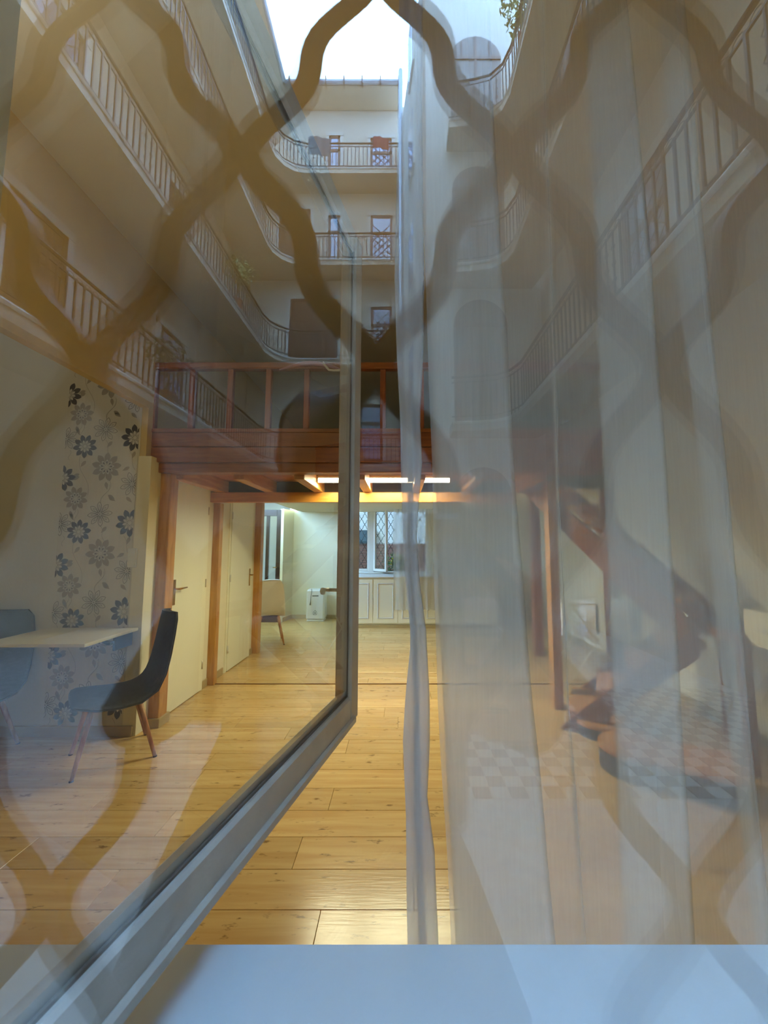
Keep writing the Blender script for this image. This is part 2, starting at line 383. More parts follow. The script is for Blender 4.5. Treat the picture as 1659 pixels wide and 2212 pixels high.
for j in range(-2, 4):
    for (u0, v0, u1, v1, bend) in [(640, 870, 700, 1180, -.02), (650, 600, 640, 700, .01), (845, 740, 880, 860, .01), (880, 1070, 810, 1260, .02), (1030, 820, 1080, 980, .01), (620, 1290, 600, 1400, .01), (920, 430, 850, 570, .015), (560, 820, 555, 900, .01)]:
        a, b = ay(u0*Q, 750+v0*Q, alc_y), ay(u1*Q, 750+v1*Q, alc_y)
        pts = [(a.x+(b.x-a.x)*t/8+bend*math.sin(math.pi*2*t/8), a.z+(b.z-a.z)*t/8-j*REP) for t in range(9)]
        stem(pts)
    for (u, v, an) in [(665, 930, .9), (605, 1045, .5), (620, 660, 1.9), (655, 360, .4), (935, 525, 2.6), (895, 1210, 2.6), (850, 1105, 1.8), (1065, 860, 1.2), (1005, 970, .5), (575, 1350, 2.0), (875, 775, .9), (1030, 1215, 2.4)]:
        p = ay(u*Q, 750+v*Q, alc_y); L = .033
        flat(MBg, petal(p.x-L*math.cos(an), p.z-L*math.sin(an)-j*REP, an, 0, 2*L, .014), .0003)
MBd.build('dark_flower_print', M_pdark, wp, kind='stuff'); MBg.build('taupe_flower_print', M_pgrey, wp, kind='stuff'); MBo.build('outline_flower_print', M_pline, wp, kind='stuff'); MBp.build('petal_highlight_print', M_plight, wp, kind='stuff')

# light switch
sw = thing('light_switch', 'pale double light switch on the floral wallpaper', 'switch', (-2.10, alc_y-.003, 1.33))
MB().bbox(-.036, .036, -.008, 0, -.075, .075, .003).build('switch_plate', M_plastic, sw)
MB().bbox(-.026, .026, -.012, -.008, .01, .06, .001).build('rocker', M_plastic, sw); MB().bbox(-.026, .026, -.012, -.008, -.06, -.01, .001).build('rocker', M_plastic, sw)

# ---- flush doors in the left wall
def wall_door(nm, label, y0, y1, zt, hinge, handle_y):
    d = struct(empty(nm, (XL, y0, 0)), label, 'door'); L = y1-y0
    MB().bbox(.0, .022, .004, L-.004, .008, zt, .002).build('door_leaf', M_door, d)
    MB().box(.0, .014, -.035, .0, 0, zt+.035).box(.0, .014, L, L+.035, 0, zt+.035).box(.0, .014, 0, L, zt, zt+.035).build('door_frame', M_door, d)
    h = MB(); hy = handle_y-y0
    h.bbox(.022, .027, hy-.018, hy+.018, 1.02-.11, 1.02+.11, .002); hd = h.build('handle_plate', M_brass, d)
    MB().tube([(.027, hy, 1.05), (.065, hy, 1.05), (.07, hy+(.02 if hinge == 'far' else -.02), 1.05), (.07, hy+(.12 if hinge == 'far' else -.12), 1.052)], [.009, .009, .009, .006], 8).build('handle', M_brass, hd, smooth=True)
    for z in (.25, 1.05, 1.78):
        q = L-.002 if hinge == 'far' else .002
        MB().tube([(.024, q, z-.04), (.024, q, z+.04)], .008, 8).build('hinge', M_chrome if hinge == 'far' else M_white, d, smooth=True)
    return d
wall_door('door_1', 'cream flush door beside the front wooden post', 3.33, 3.93, 2.02, 'far', 3.39)
wall_door('door_2', 'cream flush door beyond the thin wooden jamb', 4.49, 5.12, 2.02, 'near', 5.06)

# ================================================================= MEZZANINE
mz = thing('mezzanine', 'pine mezzanine platform with dark stained front over the back of the room', 'mezzanine', (0, 3.0, 2.1))
def at(o, x, y, z): return (x-o.location.x, y-o.location.y, z-o.location.z)
def pbox(name, x0, x1, y0, y1, z0, z1, m, par, b=.004):
    l = par.location; return MB().bbox(x0-l.x, x1-l.x, y0-l.y, y1-l.y, z0-l.z, z1-l.z, b).build(name, m, par)
X0, X1 = -2.145, 1.65
pbox('fascia_board', X0+.03, X1, 3.0, 3.05, 2.235, 2.352, M_redwood, mz)
pbox('fascia_board', X0+.03, X1, 3.0, 3.05, 2.107, 2.230, M_redwood, mz)
pbox('end_board', X0-.01, X0+.03, 2.985, 3.055, 2.10, 2.56, M_redwoodz, mz)
pbox('front_beam', X0+.05, X1, 3.03, 3.14, 2.025, 2.105, M_redwood, mz)
pbox('base_rail', X0+.03, X1, 2.99, 3.06, 2.352, 2.385, M_redwood, mz)
pbox('top_rail', X0+.05, X1, 2.985, 3.055, 2.895, 2.95, M_redwood, mz, .008)
for i in range(-7, 6):
    xc = ay(661, 880, 3.09).x+.318*i
    if xc > X0 and xc < X1: pbox('baluster', xc-.023, xc+.023, 3.0, 3.045, 2.385, 2.895, M_redwoodz, mz)
for (u, v) in ((355, 985), (447, 987), (593, 973), (702, 950), (713, 957)):
    p = ay(u, v, 3.0); MB().lathe([(0, -.0012), (.007, -.001), (.009, 0)], (0, 0, 0), 10, M=Matrix.Translation(Vector(at(mz, p.x, 2.9995, p.z))) @ Matrix.Rotation(math.pi/2, 4, 'X')).build('knot', M_knot, mz)
# joists and deck boards
for xc in (-1.90, -1.385, -.87, -.355, .16, .675, 1.19):
    pbox('joist', xc-.045, xc+.045, 3.14, 4.02, 1.985, 2.11, M_piney, mz)
    pbox('joist_cleat', xc-.10, xc-.045, 3.14, 3.72, 2.045, 2.095, M_piney, mz, .003)
yy = 3.06; dk = 0
while yy < YB-.12:
    x1 = 1.6 if yy < 3.2 else (1.2 if yy < 4.6 else XR)
    pbox('deck_board', XL, min(x1, XR), yy, min(yy+.138, YB-.1), 2.112, 2.134, M_pine if yy < 4.1 else M_ceil, mz, .002); yy += .14; dk += 1
pbox('dark_gap_filler', XL+.02, 1.6, 4.0, 4.03, 1.995, 2.11, M_dark, mz, .002)  # dark filler board, the gap's darkness put into its colour
bm = tag(pbox('cross_beam', -2.045, 1.2, 3.995, 4.075, 1.88, 1.985, M_beam, empty('t')), 'honey yellow pine beam under the mezzanine joists', 'beam')
e = bm.parent; bm.parent = None; bpy.data.objects.remove(e)
bm.name = 'cross_beam'
mz.location.y += .09
# posts
def post(label, x0, x1, y0, y1, z1, m, z0=0):
    o = tag(MB().bbox(x0, x1, y0, y1, z0, z1, .004).build('wooden_post', m), label, 'post'); return o
p1 = post('thick pine post carrying the front of the mezzanine beside the wallpaper', -2.03, -1.915, 3.16, 3.27, 2.025, M_pinez)
for z, s in ((1.55, .012), (.95, .009), (1.86, .008)):
    MB().lathe([(0, -.0015), (s*.8, -.001), (s, 0)], (-1.96, 3.1595, z), 10, M=Matrix.Translation(Vector((-1.96, 3.1595, z))) @ Matrix.Rotation(math.pi/2, 4, 'X') @ Matrix.Translation(Vector((1.96, -3.1595, -z)))).build('knot', M_knot, p1)
struct(MB().bbox(-2.04, -1.90, 3.145, 3.29, 0, .07, .003).build('trim_2', M_board)); 
post('slim wooden jamb post at the floor joint between the two flush doors', -2.0, -1.925, 4.075, 4.148, 1.88, M_pinez)
post('golden pine post behind the second flush door', -2.02, -1.915, 5.25, 5.36, 2.11, M_pinez)

# tube light under the mezzanine
tl = thing('tube_light', 'long white fluorescent tube light glowing under the mezzanine', 'light', (-.17, 3.72, 2.11))
MB().bbox(-.65, .65, -.03, .03, -.028, .0, .004).build('lamp_housing', M_plastic, tl)
MB().tube([(-.64, 0, -.045), (.64, 0, -.045)], .024, 12).build('lamp_tube', M_tube, tl, smooth=True)
MB().bbox(-.66, -.64, -.025, .025, -.07, -.01, .003).build('end_cap', M_plastic, tl); MB().bbox(.64, .66, -.025, .025, -.07, -.01, .003).build('end_cap', M_plastic, tl)
def arealight(name, loc, rot, sx, sy, e, col, par=None):
    l = bpy.data.lights.new(name, 'AREA'); l.shape = 'RECTANGLE'; l.size = sx; l.size_y = sy; l.energy = e; l.color = col
    o = bpy.data.objects.new(name, l); C.objects.link(o); o.location = loc; o.rotation_euler = rot
    if par: o.parent = par
    return o
arealight('tube_lamp', (0, 0, -.075), (0, 0, 0), 1.26, .05, 62, (.98, .97, .66), tl)
# warm fill lamp added out of view to brighten the near room
cl = thing('added_fill_lamp', 'small round opal fill lamp added out of view close to the window wall', 'light', (-1.6, .95, ZC))
MB().lathe([(0, -.11), (.08, -.10), (.13, -.06), (.14, -.02), (.14, 0)], n=20).build('fill_lamp_shade', mat('fill_lamp_glow', (255, 240, 210), .4, emit=(255, 214, 150), es=2.0), cl, smooth=True)
pl = bpy.data.lights.new('warm_fill_light', 'POINT'); pl.energy = 8; pl.color = (1, .88, .70); pl.shadow_soft_size = .1
po = bpy.data.objects.new('warm_fill_light', pl); C.objects.link(po); po.parent = cl; po.location = (0, 0, -.24)

al = thing('added_fill_lamp', 'round opal fill lamp added out of view to brighten the dining alcove', 'light', (-2.9, 1.5, ZC))  # second fill lamp, added out of frame to lift the alcove wall
MB().lathe([(0, -.11), (.08, -.10), (.13, -.06), (.14, -.02), (.14, 0)], n=20).build('fill_lamp_shade', bpy.data.materials['fill_lamp_glow'], al, smooth=True)
p2 = bpy.data.lights.new('alcove_fill_light', 'POINT'); p2.energy = 4.5; p2.color = (.96, .97, 1); p2.shadow_soft_size = .1
p2o = bpy.data.objects.new('alcove_fill_light', p2); C.objects.link(p2o); p2o.parent = al; p2o.location = (0, 0, -.24)

# padded hanger on the mezzanine rail
hg = thing('clothes_hanger', 'lilac padded clothes hanger with a pale hook on the mezzanine rail', 'hanger', (ay(672, 790, 3.02).x, 3.02, ay(672, 790, 3.02).z))
pts = [(-.26+.52*t/14, 0, .055*math.sin(math.pi*t/14)-.035) for t in range(15)]
MB().tube(pts, [.004+.014*math.sin(math.pi*t/14) for t in range(15)], 10).build('hanger_bar', M_lilac, hg, smooth=True)
MB().tube([(.10, -.02, .02), (.12, -.02, -.01), (.15, -.02, -.045), (.19, -.02, -.05), (.24, -.02, -.048)], .009, 8).build('hook', M_plastic, hg, smooth=True)

# ================================================================= SHELL CHAIRS
def make_chair(label, fab, leg, loc, rz, group=None, s=1.0, legr=.0135):
    c = thing('shell_chair', label, 'chair', loc, rz, group)
    # profile in (forward=x, up=z): seat front -> back top; width varies
    prof = [(.235, .425, .20), (.22, .448, .225), (.10, .438, .235), (-.02, .425, .235), (-.12, .43, .232), (-.185, .47, .225), (-.22, .55, .215), (-.245, .67, .205), (-.265, .80, .19), (-.28, .90, .165), (-.285, .945, .12)]
    mb = MB(); n = 12; T = .052
    for side in (0, 1):
        for i, (x, z, hw) in enumerate(prof):
            j0, j1 = max(i-1, 0), min(i+1, len(prof)-1); tx, tz = prof[j1][0]-prof[j0][0], prof[j1][1]-prof[j0][1]; L = math.hypot(tx, tz); nx, nz = tz/L, -tx/L
            for k in range(n+1):
                q = -1+2*k/n; cup = .045*abs(q)**2.5*(1 if i > 1 else .4)
                # the shell's rim is raised towards its inner side
                ox, oz = -nx*-1*0, 0
                px, pz = x - nx*cup*-1*0, z
                ins = -1  # inner side is opposite the normal for this direction of travel
                ix, iz = nx*ins, nz*ins
                ed = (1-abs(q)**6); off = (T/2)*(1 if side == 0 else -1)*(.25+.75*ed)
                mb.v.append((x+ix*(cup+off), q*hw*s, z+iz*(cup+off)))
    R = n+1; N = len(prof)
    for i in range(N-1):
        for k in range(n):
            a = i*R+k; mb.f.append((a, a+1, a+R+1, a+R)); mb.m.append(0)
            b = N*R+a; mb.f.append((b, b+R, b+R+1, b+1)); mb.m.append(0)
    for i in range(N-1):
        for k in (0, n):
            a = i*R+k; b = N*R+a; mb.f.append((a, a+R, b+R, b)); mb.m.append(0)
    for i in (0, N-1):
        for k in range(n):
            a = i*R+k; b = N*R+a; mb.f.append((a, b, b+1, a+1)); mb.m.append(0)
    sh = mb.build('shell', fab, c, smooth=True); sh.modifiers.new('s', 'SUBSURF').levels = 1; sh.modifiers['s'].render_levels = 1
    MB().bbox(-.13, .14, -.13, .13, .385, .405, .006).build('seat_bracket', M_iron, c)
    for sx, sy in ((1, 1), (1, -1), (-1, 1), (-1, -1)):
        l = MB().tube([(sx*.12+.0, sy*.12, .40), (sx*.215-.01, sy*.20, .004)], [legr*1.35, legr*.8], 10).build('leg', leg, c, smooth=True)
        MB().tube([(sx*.2155-.01, sy*.2, .008), (sx*.216-.01, sy*.2005, 0)], legr*.95, 8).build('leg_tip', M_iron, l)
    return c
# grey chair drawn up to the table, turned a little; feet from the photograph
make_chair('charcoal fabric shell chair in full view at the right end of the wall table', M_fab, M_beech, (-1.972, 2.744, 0), math.radians(221), 'charcoal shell chairs at the table')
make_chair('dark slate shell chair behind the table at the picture\'s left edge', M_fabd, M_beech, (-2.935, 2.66, 0), math.radians(-82), 'charcoal shell chairs at the table')
make_chair('cream shell chair standing before the dark glazed door in the back room', M_cream, M_beech, (-1.97, 5.85, 0), math.radians(112), s=.95)

# wall table
TZ = .80
tb = thing('drop_leaf_table', 'pale laminate drop leaf table fixed to the alcove wall', 'table', (-2.6, 2.7, 0))
pbox('tabletop', -2.70, -2.015, 2.51, 3.012, TZ-.022, TZ, M_table, tb, .003)
pbox('wall_batten', -2.66, -2.10, 3.0, 3.024, TZ-.07, TZ-.022, M_table, tb, .002)
pbox('wall_bracket', -2.08, -2.06, 2.84, 3.02, TZ-.13, TZ-.022, M_iron, tb, .003)
MB().prism([(.62, TZ-.03), (.62, TZ-.05), (.60, TZ-.05), (.56, TZ-.03)], -.02, .02, 'y').build('bracket_clip', M_iron, tb)

# ================================================================= BACK ROOM
# glazed dark door
gd = struct(empty('door_3', (-2.83, 7.36, 0)), 'dark framed glazed door to the rear court', 'door')
MB().bbox(0, .09, 0, .05, 0, 2.12, .003).bbox(.44, .53, 0, .05, 0, 2.12, .003).bbox(.09, .44, 0, .05, .0, .34, .003).bbox(.09, .44, 0, .05, 2.0, 2.12, .003).bbox(.24, .30, 0, .05, .34, 2.0, .003).build('door_frame', mat('dark_stained_frame', (48, 28, 20), .35, noise=.2), gd)
MB().box(.09, .24, .02, .026, .34, 2.0).box(.30, .44, .02, .026, .34, 2.0).build('pane', M_glassI, gd)
MB().tube([(.47, -.03, 1.02), (.40, -.035, 1.02)], .008, 8).build('handle', M_brass, gd, smooth=True)

# heater / dehumidifier
ac = thing('air_dehumidifier', 'white rounded portable air appliance with a small house icon', 'appliance', (-1.635, 7.55, 0))
MB().bbox(-.175, .175, -.13, .13, .03, .60, .03).build('housing', M_plastic, ac)
MB().bbox(-.165, .165, -.12, .12, 0, .032, .008).build('base', M_plastic, ac)
ic = MB(); zc = .165
hp = [(-.032, zc-.035), (.032, zc-.035), (.032, zc+.012), (0, zc+.045), (-.032, zc+.012)]
for i in range(5):
    a, b = Vector((hp[i][0], -.1325, hp[i][1])), Vector((hp[(i+1) % 5][0], -.1325, hp[(i+1) % 5][1])); ic.tube([a, b], .0035, 6)
ic.lathe([(0, .012), (.009, .002), (.011, -.008), (.006, -.016), (0, -.018)], (0, -.1325, zc), 10)
ic.build('icon', M_logo, ac)
MB().bbox(-.06, .06, -.134, -.13, .47, .49, .001).build('air_slot', M_logo, ac)
MB().tube([(-.08, -.10, .60), (-.075, -.135, .61), (-.07, -.14, .55), (-.085, -.14, .45), (-.09, -.14, .38), (-.095, -.14, .31)], [.004, .004, .004, .004, .005, .014], 8).build('power_cord', M_logo, ac, smooth=True)

# panelled cupboards under the back window
cb = thing('window_cupboard', 'cream panelled cupboard built in under the back window', 'cupboard', (-.95, 6.9, 0))
pbox('body', -.95, 1.7, 6.9, YB, .05, .86, M_door, cb); pbox('top_board', -.97, 1.72, 6.87, YB, .86, .885, M_white, cb)
xx = -.93
for k in range(6):
    d = pbox('door', xx+.005, xx+.425, 6.886, 6.9, .075, .84, M_door, cb, .003)
    l = cb.location
    fr = MB()
    a, b2, z0, z1 = xx+.07-l.x, xx+.36-l.x, .15, .77
    fr.prism([(a, 6.884-l.y), (a+.012, 6.876-l.y), (a+.024, 6.884-l.y)], z0, z1).prism([(b2-.024, 6.884-l.y), (b2-.012, 6.876-l.y), (b2, 6.884-l.y)], z0, z1)
    fr.prism([(6.884-l.y, z0), (6.876-l.y, z0+.012), (6.884-l.y, z0+.024)], a, b2, 'x').prism([(6.884-l.y, z1-.024), (6.876-l.y, z1-.012), (6.884-l.y, z1)], a, b2, 'x')
    f = fr.build('panel_moulding', M_white, d); xx += .435

# back window: frame, fixed and open casements
w2 = struct(empty('window_2', (0, YB, 0)), 'white painted rear window with one casement ajar', 'window')
def wb(nm, x0, x1, y0, y1, z0, z1, m=M_white, par=None): return MB().bbox(x0, x1, y0, y1, z0, z1, .004).build(nm, m, par or w2)
wb('window_frame', WX0, WX0+.06, .02, .12, WZ0, WZ1); wb('window_frame', WX1-.06, WX1, .02, .12, WZ0, WZ1); wb('window_frame', WX0, WX1, .02, .12, WZ0, WZ0+.06); wb('window_frame', WX0, WX1, .02, .12, WZ1-.06, WZ1)
mx = ay(803, 1150, 7.72).x
wb('mullion', mx-.045, mx+.045, 0, .12, WZ0+.04, WZ1-.04)
wb('window_sill', WX0-.03, WX1+.03, -.10, .02, WZ0+.026, WZ0+.05)
sl = wb('sash', WX0+.06, WX0+.11, .04, .09, WZ0+.06, WZ1-.06); wb('sash', mx-.095, mx-.045, .04, .09, WZ0+.06, WZ1-.06); wb('sash', WX0+.11, mx-.095, .04, .09, WZ0+.06, WZ0+.11)
MB().box(WX0+.11, mx-.095, .06, .065, WZ0+.11, WZ1-.11).build('pane', M_glassI, w2)
# open leaf swung into the room
op = empty('casement', (mx+.05, -.01, 0), math.radians(-48)); op.parent = w2
MB().bbox(0, .05, -.02, .02, WZ0+.07, WZ1-.07, .003).bbox(.35, .40, -.02, .02, WZ0+.07, WZ1-.07, .003).bbox(.05, .35, -.02, .02, WZ0+.07, WZ0+.12, .003).build('sash_frame', M_white, op)
MB().box(.05, .35, -.002, .002, WZ0+.12, WZ1-.12).build('pane', M_glassI, op)
# ogee wire grille outside the back window
def ogee(k, P, R, z, x0, z0, soft=1.0):
    ph = (z-z0)/R*math.pi
    c = .77*(math.cos(ph)+.30*math.cos(3*ph))
    return x0+k*P/2+(-1)**k*P/4*c
g2 = thing('window_grille', 'black wavy wire grille outside the rear window', 'grille', (0, 7.98, 0))
for k in range(-1, 26):
    pts = []; z = WZ0+.0
    while z <= WZ1+.01:
        pts.append((ogee(k, .135, .115, z, -1.2, .95), 0, z)); z += .0144
    if WX0 < pts[0][0] < WX1: MB().tube(pts, .0055, 5).build('grille_bar', M_iron, g2)
for zz in (WZ0-.01, WZ1-.01): MB().box(WX0, WX1, -.006, .006, zz, zz+.016).build('grille_frame', M_iron, g2)
# sheer at the back window
mb = MB(); n = 46
ca, cb2 = ay(850, 1180, 6.8).x, ay(1010, 1180, 6.8).x
for i in range(n+1):
    t = i/n; x = ca+(cb2-ca)*t; yv = 6.81+.03*math.sin(i*1.1)+.012*math.sin(i*2.7)
    for z in (2.08, 1.6, 1.1, .6, .25): mb.v.append((x+.01*math.sin(i+z*3), yv, z if z > .3 else ay(860, 1318, 6.8).z+.008*math.sin(i*1.7)))
for i in range(n):
    for j in range(4): a = i*5+j; mb.f.append((a, a+5, a+6, a+1)); mb.m.append(0)
tag(mb.build('sheer_curtain', M_sheer, smooth=True), 'short sheer curtain gathered at the rear window', 'curtain')

# rear court seen through the back window
bb = struct(MB().box(-4.5, 4.5, 10.62, 10.8, 0, 16).build('rear_court_wall', M_fac2))
struct(MB().box(-4.5, 4.5, YB+.3, 10.8, -.1, 0).build('rear_court_ground', M_conc))
struct(MB().box(-4.7, -4.5, YB+.3, 10.8, 0, 16).box(4.5, 4.7, YB+.3, 10.8, 0, 16).build('rear_court_shade_wall', M_fac2))  # tall unseen walls put round the rear court to keep it shaded
struct(MB().box(-4.5, 4.5, YB+.25, YB+.3, ZC, 16).box(-4.5, -3.05, YB+.25, YB+.3, 0, ZC).box(XR+.1, 4.5, YB+.25, YB+.3, 0, ZC).build('rear_court_near_wall', M_fac2))
bk = tag(MB().box(-3.4, 1.6, 10.54, 10.6, 0, 1.50).build('brick_plinth', M_mortar), 'low brown brick plinth wall across the rear court', 'wall')
bmesh0 = None
for r in range(12):
    for q in range(13):
        x = -1.55+q*.2+(.1 if r % 2 else 0); z = .62+r*.072
        if bmesh0 is None:
            o = MB().bbox(0, .19, 0, .03, 0, .062, .004).build('brick', M_brick, bk); bmesh0 = o
        else: o = bmesh0.copy(); C.objects.link(o)
        o.location = (x, 10.518+random.uniform(-.004, .004), z)
aw = tag(MB().prism([(10.3, 1.50), (10.61, 1.62), (10.61, 1.86), (10.56, 1.86), (10.3, 1.56)], -1.45, -.72, 'x').build('awning_box', M_teal), 'dark teal box on the rear court wall seen through the window', 'box')
def leaves(mb, c, r, n, sz, mi=0, squash=.8):
    for _ in range(n):
        d = Vector((random.gauss(0, 1), random.gauss(0, 1), random.gauss(0, 1))).normalized()*r*random.random()**.4; d.z *= squash
        p = Vector(c)+d; a = Vector((random.gauss(0, 1), random.gauss(0, 1), random.gauss(0, .6))).normalized(); b = a.cross(Vector((random.gauss(0, 1), random.gauss(0, 1), random.gauss(0, 1)))).normalized()
        L, W = sz*random.uniform(.7, 1.3), sz*.35
        mb.add([p-a*L/2, p+b*W/2, p+a*L/2, p-b*W/2], [(0, 1, 2, 3)], mi)
def plant(label, loc, r, n, sz, mats, potm=M_terra, poth=.2, potr=.1, group=None, flowers=0, h=None):
    t = thing('potted_plant', label, 'plant', loc, 0, group)
    MB().lathe([(0, 0), (potr*.75, 0), (potr, poth), (potr*1.08, poth), (potr*1.08, poth*.88), (potr*.9, poth*.9), (0, poth*.9)], n=14).build('pot', potm, t)
    mb = MB(); hh = h or poth+r*.8
    leaves(mb, (0, 0, hh), r, n, sz)
    for _ in range(7): mb.tube([(0, 0, poth*.8), (random.uniform(-.4, .4)*r, random.uniform(-.4, .4)*r, hh+r*.3)], .004, 4)
    mb.build('foliage', mats, t, kind='stuff')
    if flowers:
        f = MB(); leaves(f, (0, 0, hh+r*.2), r*.9, flowers, sz*.9); f.build('blossom', M_flower, t, kind='stuff')
    return t
plant('leafy potted plant outside the rear window behind the wire grille', (-.12, 9.4, 0), .34, 420, .09, M_leaf, poth=.55, potr=.2, flowers=30, h=1.0)

# ================================================================= STAIR (right)
def stair(label, a, b, za, zb, n, wid, nm='staircase', wtread=.27, hh=.2):
    a, b = Vector(a), Vector(b); d = (b-a); run = d.length; d.normalize(); nrm = Vector((-d.y, d.x))
    t = thing(nm, label, 'stairs', (a.x, a.y, 0), math.atan2(d.y, d.x))
    for s in (-1, 1):
        yy0 = s*wid/2
        MB().prism([(-.05, max(za-.04, .004)), (0, max(za-.09, .004)), (.12, max(za-.09, .004)), (run, zb-.14), (run, zb+.02), (run-.04, zb+.04), (0, za+.07)], yy0-.02, yy0+.02, 'y').build('stringer', M_redwood, t)
    for i in range(n):
        f = (i+.6)/n; x = run*f; z = za+(zb-za)*(i+1)/n-.06
        MB().bbox(x-wtread/2, x+wtread/2, -wid/2+.02, wid/2-.02, z-.04, z, .004).build('tread', M_piney, t)
    return t
stair('lower flight of the open pine stair rising to the right from the newel post', (1.44, 3.40), (2.2, 3.0), .0, .80, 4, .62)
stair('upper flight of the open pine stair climbing under the mezzanine', (2.26, 3.0), (1.50, 4.05), .90, 2.10, 6, .62)
ln = thing('stair_landing', 'dark stained landing board between the two stair flights', 'landing', (2.34, 2.83, 0))
MB().bbox(-.20, .23, -.34, .30, .80, .86, .005).build('landing_board', M_redwood, ln)
for sx, sy in ((-.15, -.30), (.17, -.30), (.17, .24)): MB().bbox(sx-.03, sx+.03, sy-.03, sy+.03, 0, .80, .003).build('leg', M_redwoodz, ln)
post('tall slender orange newel post at the foot of the stair', 1.34, 1.42, 3.49, 3.60, 2.025, M_pinez)
post('reddish square post further back beside the upper stair flight', 1.74, 1.85, 5.12, 5.23, 2.11, M_redwoodz)
post('brown post against the right wall beside the drying rack', 2.46, 2.56, 4.64, 4.74, 2.11, M_redwoodz)

M_mat = mat('dark_plum_grey_step', (96, 84, 96), .8, noise=.15, nscale=20)
def starter(label, cx, cy, rad, h, ln):
    st = thing('starter_step', label, 'step', (cx, cy, 0), math.radians(-28))
    pl_ = [(ln, -rad), (ln, rad)]+[(-rad*math.sin(a), rad*math.cos(a)) for a in [math.pi*i/10 for i in range(11)]]
    MB().prism(pl_, 0, h-.025).build('riser', M_mat, st)
    MB().prism([(x*1.03, y*1.05) for x, y in pl_], h-.025, h).build('tread', M_piney, st)
starter('lowest rounded starter step with a dark curved riser, nearest the window', 1.46, 2.60, .17, .15, .55)
starter('second rounded starter step beside the foot of the newel post', 1.50, 3.08, .15, .10, .30)

# drying rack with towels
dr = thing('drying_rack', 'thin white folding drying rack under the stair', 'rack', (2.12, 4.5, 0))
fr = MB()
for yq in (-.25, .25):
    fr.tube([(-.28, yq, 0), (.28, yq, .80)], .008, 6).tube([(.28, yq, 0), (-.28, yq, .80)], .008, 6)
fr.build('rack_frame', M_plastic, dr)
for k in range(7): MB().tube([(-.36+.12*k, -.30, .80), (-.36+.12*k, .30, .80)], .004, 6).build('rail', M_plastic, dr)
MB().tube([(-.36, -.30, .80), (.36, -.30, .80)], .006, 6).tube([(-.36, .30, .80), (.36, .30, .80)], .006, 6).build('side_bar', M_plastic, dr)
def towel(lbl, x, y0, y1, dz):
    mb = MB(); prof = []
    for t in range(7): prof.append((-.02-.004*t, .80-dz*(6-t)/6))
    prof = [(-.018, .80-dz), (-.016, .80-dz*.5), (-.010, .79), (0, .808), (.010, .79), (.016, .80-dz*.4), (.018, .80-dz*.8)]
    n = 8
    for i in range(n+1):
        yq = y0+(y1-y0)*i/n
        for (px, pz) in prof: mb.v.append((2.12+x+px+.006*math.sin(i*1.5)*(.808-pz), 4.5+yq, pz))
    for i in range(n):
        for j in range(6): a = i*7+j; mb.f.append((a, a+7, a+8, a+1)); mb.m.append(0)
    o = tag(mb.build('towel', M_towel, smooth=True), lbl, 'towel', 'white towels on the drying rack')
    o.modifiers.new('t', 'SOLIDIFY').thickness = .006
towel('white towel on the left bar of the drying rack', -.36, -.28, .05, .34); towel('longer white towel in the middle of the drying rack', .0, -.26, .12, .42); towel('white towel on the right bar of the drying rack', .36, -.28, .10, .36)

# low drawer chest right
dc = thing('wall_drawer_unit', 'pale shallow drawer unit fixed to the right wall beyond the landing', 'drawers', (2.40, 2.18, .80))
MB().bbox(-.20, .196, -.34, .34, .0, .22, .004).build('body', M_door, dc)
for yq in (-.17, .17):
    d = MB().bbox(-.212, -.20, yq-.16, yq+.16, .02, .20, .003).build('drawer', M_door, dc)
    MB().tube([(-.23, yq-.05, .11), (-.23, yq+.05, .11)], .006, 6).build('handle', M_chrome, d)

# ================================================================= THE WINDOW WE LOOK THROUGH
SZ = .90
sill = struct(MB().prism([(-.40, .125), (1.48, .125), (1.48, .22), (1.70, .552), (-.62, .552), (-.40, .22)], SZ-.035, SZ).build('window_sill', M_sill))
sill.name = 'trim_3'; sill['label'] = 'white painted inner window sill'
w1 = struct(empty('window_1', (0, 0, 0)), 'street level outer window with a clear fixed pane', 'window')
wb('window_frame', -.45, -.38, .085, .125, .86, 2.45, M_frame, w1); wb('window_frame', 1.46, 1.52, .085, .125, .86, 2.45, M_frame, w1)
wb('window_frame', -.38, 1.46, .085, .125, .86, .895, M_frame, w1); wb('window_frame', -.38, 1.46, .085, .125, 2.38, 2.45, M_frame, w1)
pane = MB().box(-.38, 1.46, .1, .103, .895, 2.38).build('pane', M_glassO, w1)

# casement leaf swung open into the room
hx, hy, ex, ey = -.324, .20, -.117, 1.085
L = math.hypot(ex-hx, ey-hy); ang = math.atan2(ey-hy, ex-hx)
cz0, cz1 = .962, 2.318
cs = thing('window_casement', 'tall open casement with old chipped grey white paint and clear glass', 'window', (hx, hy, 0), ang)
# local: x along the leaf, y to the LEFT (room inner face), right face at y=0
T = .046; SW = .056
def cbx(nm, x0, x1, z0, z1, par=cs, y0=0, y1=T, m=M_frame): return MB().bbox(x0, x1, y0, y1, z0, z1, .005).build(nm, m, par)
cbx('stile', 0, SW, cz0, cz1); cbx('stile', L-SW, L, cz0, cz1)
cbx('rail', SW, L-SW, cz0, cz0+.07); cbx('rail', SW, L-SW, cz1-.06, cz1)
cbx('drip_bar', .02, L-.03, cz0-.004, cz0+.018, y0=-.007, y1=.004)
MB().box(SW-.006, L-SW+.006, .012, .015, cz0+.066, cz1-.056).build('pane', M_glassI, cs)
pt = MB(); z0, z1 = cz0+.07, cz1-.06
for (a, b, c, d) in ((SW, L-SW, z0, z0+.004), (SW, L-SW, z1-.004, z1), (SW, SW+.004, z0, z1), (L-SW-.004, L-SW, z0, z1)): pt.box(a, b, .009, .012, c, d)
pt.build('putty_line', M_putty, cs)
bd = MB()
